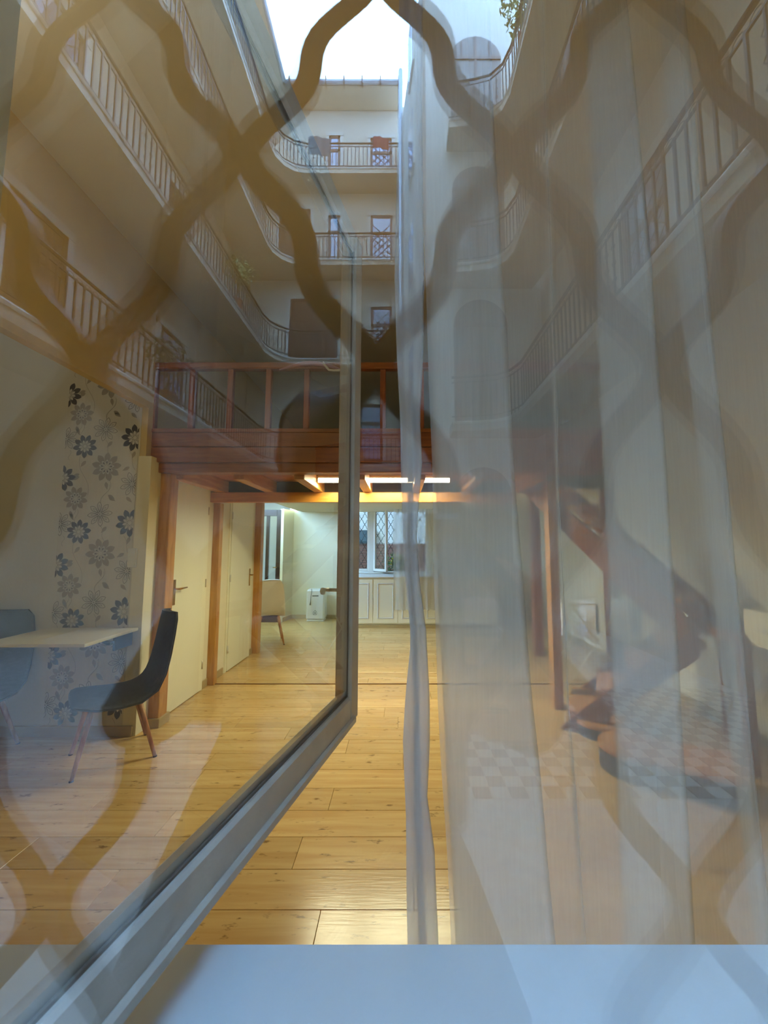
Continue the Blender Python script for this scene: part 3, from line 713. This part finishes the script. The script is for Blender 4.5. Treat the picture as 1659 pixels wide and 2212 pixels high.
for (zz, s) in ((z0, 1), (z1, -1)): bd.prism([(.015, zz), (.040, zz), (.015, zz+s*.014)], SW, L-SW, 'x')
bd.build('glazing_bead', M_frame, cs)
hz = 1.30
hp2 = cbx('handle_plate', L-.04, L-.012, hz-.07, hz+.07, y0=T, y1=T+.004, m=M_chrome)
MB().tube([(L-.026, T, hz), (L-.026, T+.034, hz)], .005, 10).tube([(L-.026, T+.034, hz), (L-.04, T+.038, hz+.002), (L-.062, T+.037, hz-.001)], [.006, .004, .004], 10).build('handle', M_chrome, cs, smooth=True)
MB().lathe([(0, -.010), (.006, -.008), (.008, 0), (.006, .008), (0, .010)], (L-.058, T+.037, hz), 12).build('handle_knob', M_chrome, cs, smooth=True)
for zz in (cz0+.2, cz1-.2): MB().tube([(-.004, .0, zz-.04), (-.004, .0, zz+.04)], .007, 8).build('hinge', M_frame, cs, smooth=True)

# ---------------------------------------------------------------- sheer curtains
def interp(tab, v):
    if v <= tab[0][0]: (a, p), (b, q) = tab[0], tab[1]
    elif v >= tab[-1][0]: (a, p), (b, q) = tab[-2], tab[-1]
    else:
        for i in range(len(tab)-1):
            if tab[i][0] <= v <= tab[i+1][0]: (a, p), (b, q) = tab[i], tab[i+1]; break
    return p+(q-p)*(v-a)/(b-a)
def curtain(name, label, edges, ys, mats, seg=14, v0=-320, v1=2480, dv=40, wob=1.0):
    mb = MB(); cols = None; rows = []
    v = v0
    while v <= v1:
        row = []
        for i in range(len(edges)-1):
            ua, ub = interp(edges[i], v), interp(edges[i+1], v)
            for j in range(seg if i < len(edges)-2 else seg+1):
                t = j/seg; e = .5-.5*math.cos(math.pi*t)
                u = ua+(ub-ua)*t
                y = ys[i]+(ys[i+1]-ys[i])*e+.006*wob*math.sin(t*11+i*2+v*.0016)*math.sin(math.pi*t)
                u += wob*1.6*math.sin(v*.011+i*1.7)*math.sin(v*.0043+i)
                row.append(ay(u, v, y))
        rows.append(row); v += dv
    n = len(rows[0])
    for r in rows: mb.v += [tuple(p) for p in r]
    for a in range(len(rows)-1):
        for b in range(n-1): mb.f.append((a*n+b, a*n+b+1, (a+1)*n+b+1, (a+1)*n+b)); mb.m.append(0)
    return tag(mb.build(name, mats, smooth=True), label, 'curtain')
e975 = [(0, 905), (600, 919), (1000, 932), (1500, 945), (2040, 975)]
e980 = [(0, 912), (600, 928), (1000, 940), (1500, 955), (2040, 985)]
e1200 = [(0, 1056), (500, 1080), (1000, 1110), (1500, 1150), (2040, 1200)]
f1 = [(0, 1168), (500, 1183), (1000, 1201), (1500, 1222), (2040, 1262)]
f2 = [(0, 1174), (500, 1189), (1000, 1207), (1500, 1228), (2040, 1268)]
e1345 = [(0, 1262), (600, 1288), (1000, 1302), (1500, 1325), (2040, 1348)]
e1503 = [(0, 1356), (550, 1405), (1000, 1440), (1500, 1470), (2040, 1503)]
e1572 = [(0, 1420), (500, 1452), (1000, 1508), (1560, 1572), (2040, 1632)]
e1615 = [(0, 1480), (500, 1520), (1000, 1568), (1500, 1615), (2040, 1668)]
eEnd = [(0, 1900), (2040, 1960)]; eEnd2 = [(0, 1860), (2040, 1900)]
curtain('sheer_curtain', 'wide white sheer curtain falling in long folds across the right half', [e975, e1200, e980, f2, f1, e1503, e1345, e1615, e1572, eEnd, eEnd2, [(0, 2300), (2040, 2350)]],
        [.74, .752, .764, .77, .778, .79, .80, .815, .83, .84, .85, .86], M_sheer)
l0 = [(0, 862), (400, 858), (600, 852), (760, 857), (900, 864), (1000, 866), (1200, 873), (1380, 888), (1500, 876), (1600, 871), (1750, 876), (2040, 881)]
r0 = [(0, 912), (400, 914), (600, 917), (760, 914), (900, 906), (1000, 912), (1150, 901), (1250, 906), (1360, 921), (1500, 929), (1600, 928), (1720, 922), (1840, 939), (2040, 947)]
m0 = [(0, 884), (400, 884), (760, 886), (1000, 896), (1200, 892), (1500, 905), (1750, 910), (2040, 922)]
m1 = [(0, 876), (400, 876), (760, 872), (1000, 880), (1200, 880), (1500, 893), (1750, 893), (2040, 905)]
curtain('sheer_curtain_edge', 'narrow gathered sheer curtain strip with a crumpled hem edge', [l0, r0, m1, m0, l0], [.66, .668, .676, .684, .69], M_sheer2, seg=8, wob=.8)
# curtain pole above
cp = thing('curtain_pole', 'slim white curtain pole above the window holding the sheers', 'pole', (0, .76, 2.98))
MB().tube([(-.9, 0, 0), (2.2, 0, 0)], .012, 10).build('pole', M_white, cp, smooth=True)
for x in (-.85, 2.15): MB().bbox(x-.01, x+.01, -.205, .0, -.01, .01, .002).build('bracket', M_white, cp)

# ================================================================= OUTSIDE: GRILLE, PERSON, COURTYARD (seen mirrored in the pane)
V0 = .218; K = V0/F
nx0 = -.0155; GP = .171
ZN = [.60, .490, .374, .246, .107, -.043, -.19, -.33, -.47]     # heights (above the lens) where neighbouring bars meet; index 4 is an odd row
def phase(z):
    if z >= ZN[0]: return -4+(ZN[0]-z)/.12*-1
    if z <= ZN[-1]: return 4+(ZN[-1]-z)/.14
    for i in range(8):
        if ZN[i+1] <= z <= ZN[i]: return i-4+(ZN[i]-z)/(ZN[i]-ZN[i+1])
gr = thing('window_grille_front', 'dark flat bar ogee pattern security grille in front of the window', 'grille', (0, -.018, 0)); gr.name = 'security_grille'
for k in range(-5, 20):
    # bars k and k+1 touch at (nx0, nz0) when k even
    z = .88; L0 = []
    while z <= 2.42:
        ph = phase(z-1.42)*math.pi; c = .77*(math.cos(ph)+.30*math.cos(3*ph))
        xc = nx0+(k-.5)*GP/2+(-1)**k*(GP/4-.004)*c
        L0.append((xc, z)); z += .0065
    if L0[0][0] < -.40 or L0[0][0] > 1.47: continue
    mb = MB(); hw = .0072
    n = len(L0)
    for i, (x, z) in enumerate(L0):
        a, b = L0[max(i-1, 0)], L0[min(i+1, n-1)]; tx, tz = b[0]-a[0], b[1]-a[1]; l = math.hypot(tx, tz); px, pz = tz/l*hw, -tx/l*hw
        for (sx, sy) in ((-1, -.0035), (1, -.0035), (1, .0035), (-1, .0035)): mb.v.append((x+px*sx, sy, z+pz*sx))
    for i in range(n-1):
        for q in range(4): mb.f.append((i*4+q, i*4+(q+1) % 4, (i+1)*4+(q+1) % 4, (i+1)*4+q)); mb.m.append(0)
    mb.build('grille_bar', M_grille, gr)
for bx in ((-.43, 1.50, .866, .882), (-.43, 1.50, 2.41, 2.43), (-.445, -.43, .866, 2.43), (1.5, 1.515, .866, 2.43)): MB().box(bx[0], bx[1], -.005, .005, bx[2], bx[3]).build('grille_frame', M_grille, gr)
for x in (-.437, 1.507):
    for z in (1.1, 2.2): MB().box(x-.005, x+.005, .005, .1, z-.005, z+.005).build('wall_anchor', M_grille, gr)

# phone and the person holding it
ph = tag(MB().bbox(-.045, .034, -.0125, -.004, 1.275, 1.438, .0035).build('smartphone', M_phone), 'black smartphone held flat against the grille opening', 'phone')
MB().lathe([(0, .0015), (.006, .0015), (.007, 0)], (0, 0, 0), 12, M=Matrix.Translation(Vector((-.028, -.004, 1.42))) @ Matrix.Rotation(-math.pi/2, 4, 'X')).build('lens', M_chrome, ph)

def skin_fig(name, verts, edges, radii, m, par, sub=2, root=0):
    me = bpy.data.meshes.new(name); me.from_pydata(verts, edges, []); o = bpy.data.objects.new(name, me); C.objects.link(o); o.parent = par
    sk = o.modifiers.new('skin', 'SKIN'); sk.use_smooth_shade = True
    for i, r in enumerate(radii):
        rr = r if isinstance(r, tuple) else (r, r); o.data.skin_vertices[0].data[i].radius = rr
    for i in range(len(radii)): o.data.skin_vertices[0].data[i].use_root = (i == root)
    ss = o.modifiers.new('sub', 'SUBSURF'); ss.levels = sub; ss.render_levels = sub
    me.materials.append(m); return o
pr = thing('person', 'person in a dark coat holding up a phone, mirrored in the window glass', 'person', (-.17, -.62, 0))
# body continuous figure: local coordinates, facing +y
J = dict(pel=(0, 0, .93), wai=(0, .01, 1.08), che=(0, .0, 1.28), nec=(0, .01, 1.46), hea=(0, .03, 1.56), top=(0, .03, 1.70),
         sl=(-.17, 0, 1.40), el=(-.24, .20, 1.16), wl=(-.02, .50, 1.30), sr=(.17, 0, 1.40), er=(.36, .22, 1.16), wr=(.27, .50, 1.30),
         hl=(-.09, 0, .88), kl=(-.11, .03, .50), al=(-.12, -.02, .09), tl=(-.12, .13, .04), hr=(.09, 0, .88), kr=(.11, .03, .50), ar=(.12, -.02, .09), tr=(.12, .13, .04))
names = list(J); idx = {n: i for i, n in enumerate(names)}
ed = [('pel', 'wai'), ('wai', 'che'), ('che', 'nec'), ('nec', 'hea'), ('hea', 'top'), ('che', 'sl'), ('sl', 'el'), ('el', 'wl'), ('che', 'sr'), ('sr', 'er'), ('er', 'wr'), ('pel', 'hl'), ('hl', 'kl'), ('kl', 'al'), ('al', 'tl'), ('pel', 'hr'), ('hr', 'kr'), ('kr', 'ar'), ('ar', 'tr')]
rad = dict(pel=(.19, .14), wai=(.17, .13), che=(.19, .13), nec=.06, hea=(.075, .09), top=(.06, .075), sl=.075, el=.055, wl=.035, sr=.075, er=.055, wr=.035, hl=.11, kl=.075, al=.055, tl=.04, hr=.11, kr=.075, ar=.055, tr=.04)
skin_fig('body', [J[n] for n in names], [(idx[a], idx[b]) for a, b in ed], [rad[n] for n in names], M_coat, pr)
# head
hd = MB(); prof = [(0, -.115), (.045, -.105), (.062, -.07), (.072, -.02), (.076, .03), (.072, .075), (.05, .108), (0, .12)]
hd.lathe(prof, (0, 0, 0), 20, M=Matrix.Translation(Vector((0, .045, 1.60))) @ Matrix.Scale(1.15, 4, (0, 1, 0)))
hd.lathe([(0, .018), (.011, 0), (.014, -.02), (0, -.026)], (0, .135, 1.59), 8)
hd.lathe([(0, .03), (.014, .02), (.016, -.01), (0, -.03)], (-.077, .04, 1.60), 8).lathe([(0, .03), (.014, .02), (.016, -.01), (0, -.03)], (.077, .04, 1.60), 8)
h0 = hd.build('head', M_skin, pr, smooth=True)
MB().lathe([(0, .008), (.008, 0), (0, -.008)], (-.03, .127, 1.61), 8).lathe([(0, .008), (.008, 0), (0, -.008)], (.03, .127, 1.61), 8).build('eye', M_phone, h0, smooth=True)
MB().tube([(-.022, .118, 1.545), (0, .127, 1.543), (.022, .118, 1.545)], .004, 6).build('mouth', M_redcloth, h0)
MB().lathe([(.078, -.03), (.086, .03), (.082, .085), (.055, .125), (0, .138)], (0, 0, 0), 20, M=Matrix.Translation(Vector((0, .028, 1.60))) @ Matrix.Scale(1.15, 4, (0, 1, 0))).build('hair', M_hair, h0, smooth=True)
# hands: palm and five fingers closing on the phone's sides
def hand(sx, wrist, pc):
    V, E, R = [], [], []
    def addp(p, r, fr=None):
        V.append(tuple(p)); R.append(r)
        if fr is not None: E.append((fr, len(V)-1))
        return len(V)-1
    w0 = addp(wrist, .026); p1 = addp(pc, (.034, .018), w0)
    pc = Vector(pc)
    for k, (dz, ln) in enumerate(((.036, .085), (.013, .092), (-.010, .085), (-.032, .068))):
        b = addp(pc+Vector((-sx*.012, .022, dz)), .0105, p1)
        c = addp(pc+Vector((-sx*.028, .022+ln*.25, dz+.004)), .0095, b); addp(pc+Vector((-sx*(.028+ln*.42), .022+ln*.22, dz+.006)), .008, c)
    t = addp(pc+Vector((-sx*.01, .0, .045)), .012, p1); t = addp(pc+Vector((-sx*.026, .012, .062)), .010, t); addp(pc+Vector((-sx*.045, .018, .068)), .008, t)
    return skin_fig('hand', V, E, R, M_skin, pr, 1)
hand(-1, (-.02, .50, 1.30), (.062, .545, 1.33)); hand(1, (.27, .50, 1.30), (.268, .545, 1.34))
# coat hem
MB().lathe([(.16, 0), (.21, -.12), (.31, -.34), (.42, -.62), (.44, -.80), (.43, -.80), (.15, -.02)], (0, 0, 0), 20, M=Matrix.Translation(Vector((0, .0, 1.14))) @ Matrix.Scale(.5, 4, (0, 1, 0))).build('coat_skirt', M_coat, pr, smooth=True)

# ---- courtyard shell
GZ = 0.0; H = 18.2
struct(MB().box(-5.8, 3.6, -13.4, .08, -.2, GZ).build('courtyard_ground', M_conc))
own = MB().box(-5.7, -.45, -.0, .08, 0, H).box(1.52, 3.5, -.0, .08, 0, H).box(-.45, 1.52, .0, .08, 2.45, H).box(-.45, 1.52, .0, .08, 0, .86)
struct(own.build('courtyard_wall_near', M_fac))
struct(MB().box(-5.8, -5.5, -13.3, 0, 0, H).build('courtyard_wall_left', M_fac))
struct(MB().box(-5.5, .2, -13.3, -13.0, 0, H-.12).build('courtyard_wall_far', M_fac))
struct(MB().prism([(.05, -13.0), (.05, -12.1), (.60, -8.4), (3.5, -8.4), (3.5, -13.0)], 0, 16.6).build('courtyard_wall_block', M_fac2))
struct(MB().box(3.3, 3.5, -8.4, 0, 0, 13.4).build('courtyard_wall_right', M_fac))
# eaves
ev = tag(MB().box(-5.49, .03, -12.98, -12.2, H-.29, H-.1).box(-5.49, -4.25, -12.19, -.02, H-.29, H-.1).build('eaves', M_slab), 'stone eaves with zinc gutter along the courtyard roof edge', 'eaves')
MB().tube([(-4.3, -12.15, H-.2), (.05, -12.15, H-.2)], .08, 8).tube([(-4.2, -12.2, H-.2), (-4.2, 0, H-.2)], .08, 8).build('gutter', M_zinc, ev)
for k in range(7): MB().box(-4.0+k*.65-.015, -4.0+k*.65+.015, -12.26, -12.05, H-.32, H-.06).build('gutter_bracket', M_iron, ev)

# galleries with railings
def gallery(label, path, wallpath, z, group):
    # path: outer edge points; wallpath: wall side points (same count)
    g = thing('gallery', label, 'gallery', (0, 0, z), 0, group)
    vs = []; n = len(path); mb = MB()
    for dz in (-.22, 0):
        for p in path: vs.append((p[0], p[1], dz))
        for p in reversed(wallpath): vs.append((p[0], p[1], dz))
    m = 2*n
    mb.add(vs, [tuple(range(m))[::-1], tuple(range(m, 2*m))]+[(i, (i+1) % m, (i+1) % m+m, i+m) for i in range(m)])
    mb.build('slab', M_slab, g)
    MB().tube([(p[0], p[1], -.04) for p in path], .035, 6).build('edge_moulding', M_facw, g)
    # resample the edge
    pts = [Vector((p[0], p[1], 0)) for p in path]; inset = [Vector((w[0], w[1], 0)) for w in wallpath]
    pp = [p+(q-p).normalized()*.07 for p, q in zip(pts, inset)]
    rl = g
    MB().tube([p+Vector((0, 0, 1.0)) for p in pp], .028, 6).build('handrail', M_iron, rl); MB().tube([p+Vector((0, 0, .88)) for p in pp], .014, 4).build('upper_rail', M_iron, rl); MB().tube([p+Vector((0, 0, .12)) for p in pp], .016, 4).build('lower_rail', M_iron, rl)
    bars = MB(); cnt = 0; orn = MB()
    for i in range(len(pp)-1):
        seg = pp[i+1]-pp[i]; k = max(1, round(seg.length/.14))
        dirx = seg.normalized()
        for j in range(k):
            b = pp[i]+seg*(j/k); cnt += 1
            if cnt % 14 < 2:
                wv = [b+dirx*(.022*math.sin(t*math.pi))+Vector((0, 0, .12+.76*t/6)) for t in range(7)]; orn.tube(wv, .012, 4)
                for zz in (.3, .5, .7): orn.tube([b+dirx*(.035*math.cos(a))+Vector((0, 0, zz+.035*math.sin(a))) for a in [q*math.pi/3 for q in range(7)]], .006, 3)
            else: bars.box(b.x-.011, b.x+.011, b.y-.011, b.y+.011, 0, .9)
            # little arch under the handrail
            orn.tube([b+dirx*(.055-.055*math.cos(a))+Vector((0, 0, .88+.06*math.sin(a))) for a in (0, .8, 1.57, 2.34, 3.14)], .005, 3)
    bars.build('railing_bars', M_iron, rl, kind='stuff'); orn.build('railing_ornament', M_iron, rl, kind='stuff')
    return g
lv = [4.10, 7.72, 11.28, 14.72]; nmz = ['first', 'second', 'third', 'top']
for z, nmk in zip(lv, nmz):
    path = [(-4.3, -.02+0*0)]; wall = [(-5.5, -.02)]
    path = [(-4.3, -.05), (-4.3, -5.5), (-4.3, -11.3)]; wall = [(-5.5, -.05), (-5.5, -5.5), (-5.5, -11.3)]
    for a in (22, 45, 68, 90):
        r = math.radians(a); path.append((-4.3+.9*(1-math.cos(r)), -11.3-.9*math.sin(r))); wall.append((-5.5, -13.0+.0*a) if a < 60 else (-5.0 if a < 80 else -3.4, -13.0))
    path += [(-1.5, -12.2), (.1, -12.2)]; wall += [(-1.5, -13.0), (.1, -13.0)]
    gallery('L shaped %s floor gallery along the left and far courtyard sides' % nmk, path, wall, z, 'courtyard galleries')
for z, nmk in zip(lv[:3], nmz):
    path = [(2.33, -.05), (2.33, -5.0), (2.33, -7.2)]; wall = [(3.3, -.05), (3.3, -5.0), (3.3, -7.2)]
    for a in (30, 60, 90):
        r = math.radians(a); path.append((2.33-.7*(1-math.cos(r)), -7.2-.6*math.sin(r))); wall.append((3.3-.2*a/30, -8.4))
    path.append((1.1, -7.85)); wall.append((1.1, -8.4))
    gallery('%s floor gallery on the right courtyard side with a rounded end' % nmk, path, wall, z, 'courtyard galleries')

# doors and windows of the courtyard
def cdoor(label, x, z, wd, hgt, y=-13.0, m=M_brown, style='glazed', face='y', cat='door'):
    d = struct(empty('courtyard_'+cat, (x, y, z), {'y': 0, 'x-': math.pi/2, 'x+': -math.pi/2}[face]), label, cat)
    # front is +y locally
    MB().box(-wd/2-.12, -wd/2, 0, .05, 0, hgt+.12).box(wd/2, wd/2+.12, 0, .05, 0, hgt+.12).box(-wd/2-.12, wd/2+.12, 0, .07, hgt, hgt+.14).build('surround', M_facw, d)
    MB().box(-wd/2, -wd/2+.08, 0, .045, 0, hgt).box(wd/2-.08, wd/2, 0, .045, 0, hgt).box(-wd/2, wd/2, 0, .045, hgt-.08, hgt).box(-wd/2, wd/2, 0, .045, 0, .35).box(-wd/2, wd/2, 0, .045, hgt*.68, hgt*.68+.10).build('frame', m, d)
    if style == 'glazed': MB().box(-wd/2+.08, wd/2-.08, .0, .02, .35, hgt-.08).build('pane', M_winglass, d)
    else:
        k = 5
        for i in range(k):
            a = -wd/2+.08+(wd-.16)*i/k; MB().bbox(a+.004, a+(wd-.16)/k-.004, 0, .03, .35, hgt-.08, .006).build('panel', m, d)
    if style == 'glazed' and wd > .5:
        g = MB(); st = .13; n = int(hgt/st)
        for i in range(-n, n):
            a, b = -wd/2+.08, wd/2-.08; z0 = i*st*2
            p, q = Vector((a, .035, z0)), Vector((b, .035, z0+(b-a)))
            for (p, q) in ((p, q), (Vector((a, .035, z0+(b-a))), Vector((b, .035, z0)))):
                if p.z > .4 and q.z > .4 and p.z < hgt-.1 and q.z < hgt-.1: g.tube([p, q], .008, 3)
        if g.v: g.build('lattice', M_iron, d, kind='stuff')
    return d
def ux(u, D): return (u-867)/F*(D+.2)
D = 13.0
cdoor('brown boarded double shutter on the second far gallery', ux(668, D), lv[1], 1.7, 2.6, style='boards')
cdoor('wooden glazed door on the second far gallery', ux(822, D), lv[1], .75, 2.3)
cdoor('brown boarded shutter on the third far gallery', ux(620, D), lv[2], 1.15, 2.55, style='boards')
cdoor('narrow window with lattice on the third far gallery', ux(711, D), lv[2]+.1, .42, 2.2, cat='window')
cdoor('latticed wooden door on the third far gallery', ux(821, D), lv[2], .8, 2.3)
cdoor('narrow window on the top far gallery', ux(709, D), lv[3]+.1, .42, 2.0, cat='window')
cdoor('wooden door on the top far gallery', ux(819, D), lv[3], .8, 2.0)
cdoor('brown entrance door on the first far gallery', ux(640, D), lv[0], .9, 2.3, style='boards')
cdoor('wooden window door on the first far gallery', ux(800, D), lv[0], .8, 2.3)
for li, z in enumerate(lv):
    for q, yq in enumerate((-2.2, -5.2, -8.6)):
        cdoor('%s brown door on the %s left gallery' % (('nearest', 'middle', 'farthest')[q], nmz[li]), -5.5, z, .95, 2.35, y=yq, face='x+', style='boards' if (li+q) % 2 else 'glazed')
for li, z in enumerate(lv[:3]):
    for q, yq in enumerate((-1.6, -4.6)):
        cdoor('%s brown window door on the %s right gallery' % (('nearer', 'farther')[q], nmz[li]), 3.3, z, .95, 2.35, y=yq, face='x-', style='glazed')
# arched openings
def arch(label, x, z, wd, hgt, y=-8.4):
    d = struct(empty('courtyard_archway', (x, y, z)), label, 'arched door')
    def poly(w_, h_, o=0):
        r = w_/2; P = [(-r, 0), (r, 0)]
        for i in range(13): a = math.pi*i/12; P.append((r*math.cos(a), h_-r+r*math.sin(a)))
        return P
    MB().prism(poly(wd+.14, hgt+.07), 0, .03, 'y').build('surround', M_facw, d)
    MB().prism(poly(wd, hgt), .028, .05, 'y').build('door_leaf', M_arch, d)
    MB().box(-wd/2, wd/2, .05, .075, hgt-wd/2-.04, hgt-wd/2+.04).box(-.03, .03, .05, .07, 0, hgt-.02).box(-wd*.28-.015, -wd*.28+.015, .05, .07, hgt-wd/2, hgt-.15).box(wd*.28-.015, wd*.28+.015, .05, .07, hgt-wd/2, hgt-.15).build('muntin', M_brown, d)
for nm_, z, hh in (('ground', 0, 3.2), ('first', lv[0], 3.1), ('second', lv[1], 2.9), ('third', lv[2], 2.9)):
    arch('tall arched grey door on the %s floor of the far right block' % nm_, 1.85, z, 1.25, hh)
# narrow windows in the oblique block wall
for z in (5.2, 8.8, 12.3, 15.6):
    a = math.atan2(-8.4+12.1, .60-.05)
    d = struct(empty('courtyard_window', (.05+.55*.5, -12.1+3.7*.5, z), a), 'narrow tall window in the oblique white block wall at height %d metres' % round(z), 'window')
    MB().box(-.45, .45, -.0, .05, 0, 1.9).build('frame', M_facw, d); MB().box(-.37, -.03, .05, .06, .08, 1.82).box(.03, .37, .05, .06, .08, 1.82).build('pane', M_winglass, d)
# downpipe
dp = tag(MB().tube([(-.03, -11.95, 0), (-.03, -11.95, H)], .07, 10).build('downpipe', M_zinc, smooth=True), 'pale zinc rain downpipe at the corner of the far block', 'pipe')
# checkered tile path
tp = MB()
for i in range(30):
    for j in range(16):
        x, yq = .1+i*.105, -2.1-j*.105
        tp.bbox(x, x+.1, yq-.1, yq, 0, .008, .003, (i+j) % 2)
tp.build("checkered_tiles", [M_tileL, M_tileD])
o = C.objects.get('checkered_tiles'); o['kind'] = 'stuff'; tag(o, 'checkered pale and dark courtyard tiles on the ground', 'tiles')
# plants, cloth
plant('pale leafy plant hanging over the second left gallery railing', (-4.45, -9.6, lv[1]), .42, 380, .12, M_leafp, poth=.3, potr=.16, h=1.15)
plant('dark leafy plant on the first left gallery', (-4.7, -7.2, lv[0]), .45, 380, .12, M_leaf, poth=.35, potr=.18, h=1.1)
plant('yellow flowering pot on the second far gallery', (ux(800, 12.3), -12.45, lv[1]), .26, 160, .09, M_leaf, poth=.3, potr=.14, flowers=60, h=.7)
plant('green trailing plant high on the third right gallery', (2.5, -6.6, lv[2]), .5, 380, .14, M_leafp, poth=.3, potr=.16, h=1.0)
def cloth(nm, label, m, x0, x1, z0, z1, y=-12.1):
    mb = MB(); n = 14
    for i in range(n+1):
        x = x0+(x1-x0)*i/n
        for j in range(4): mb.v.append((x, y+.02*math.sin(i*1.3), z0+(z1-z0)*j/3+.05*math.sin(i*.4)))
    for i in range(n):
        for j in range(3): a = i*4+j; mb.f.append((a, a+4, a+5, a+1)); mb.m.append(0)
    o = tag(mb.build(nm, m), label, 'cloth'); o.modifiers.new('s', 'SOLIDIFY').thickness = .01
cloth('blanket', 'dark teal blanket hung along the top far gallery railing', M_teal, ux(648, 12.2), ux(700, 12.2), lv[3]+.35, lv[3]+1.04)
cloth('blanket', 'dark red blanket over the top far gallery railing', M_redcloth, ux(800, 12.2), ux(838, 12.2), lv[3]+.6, lv[3]+1.04)
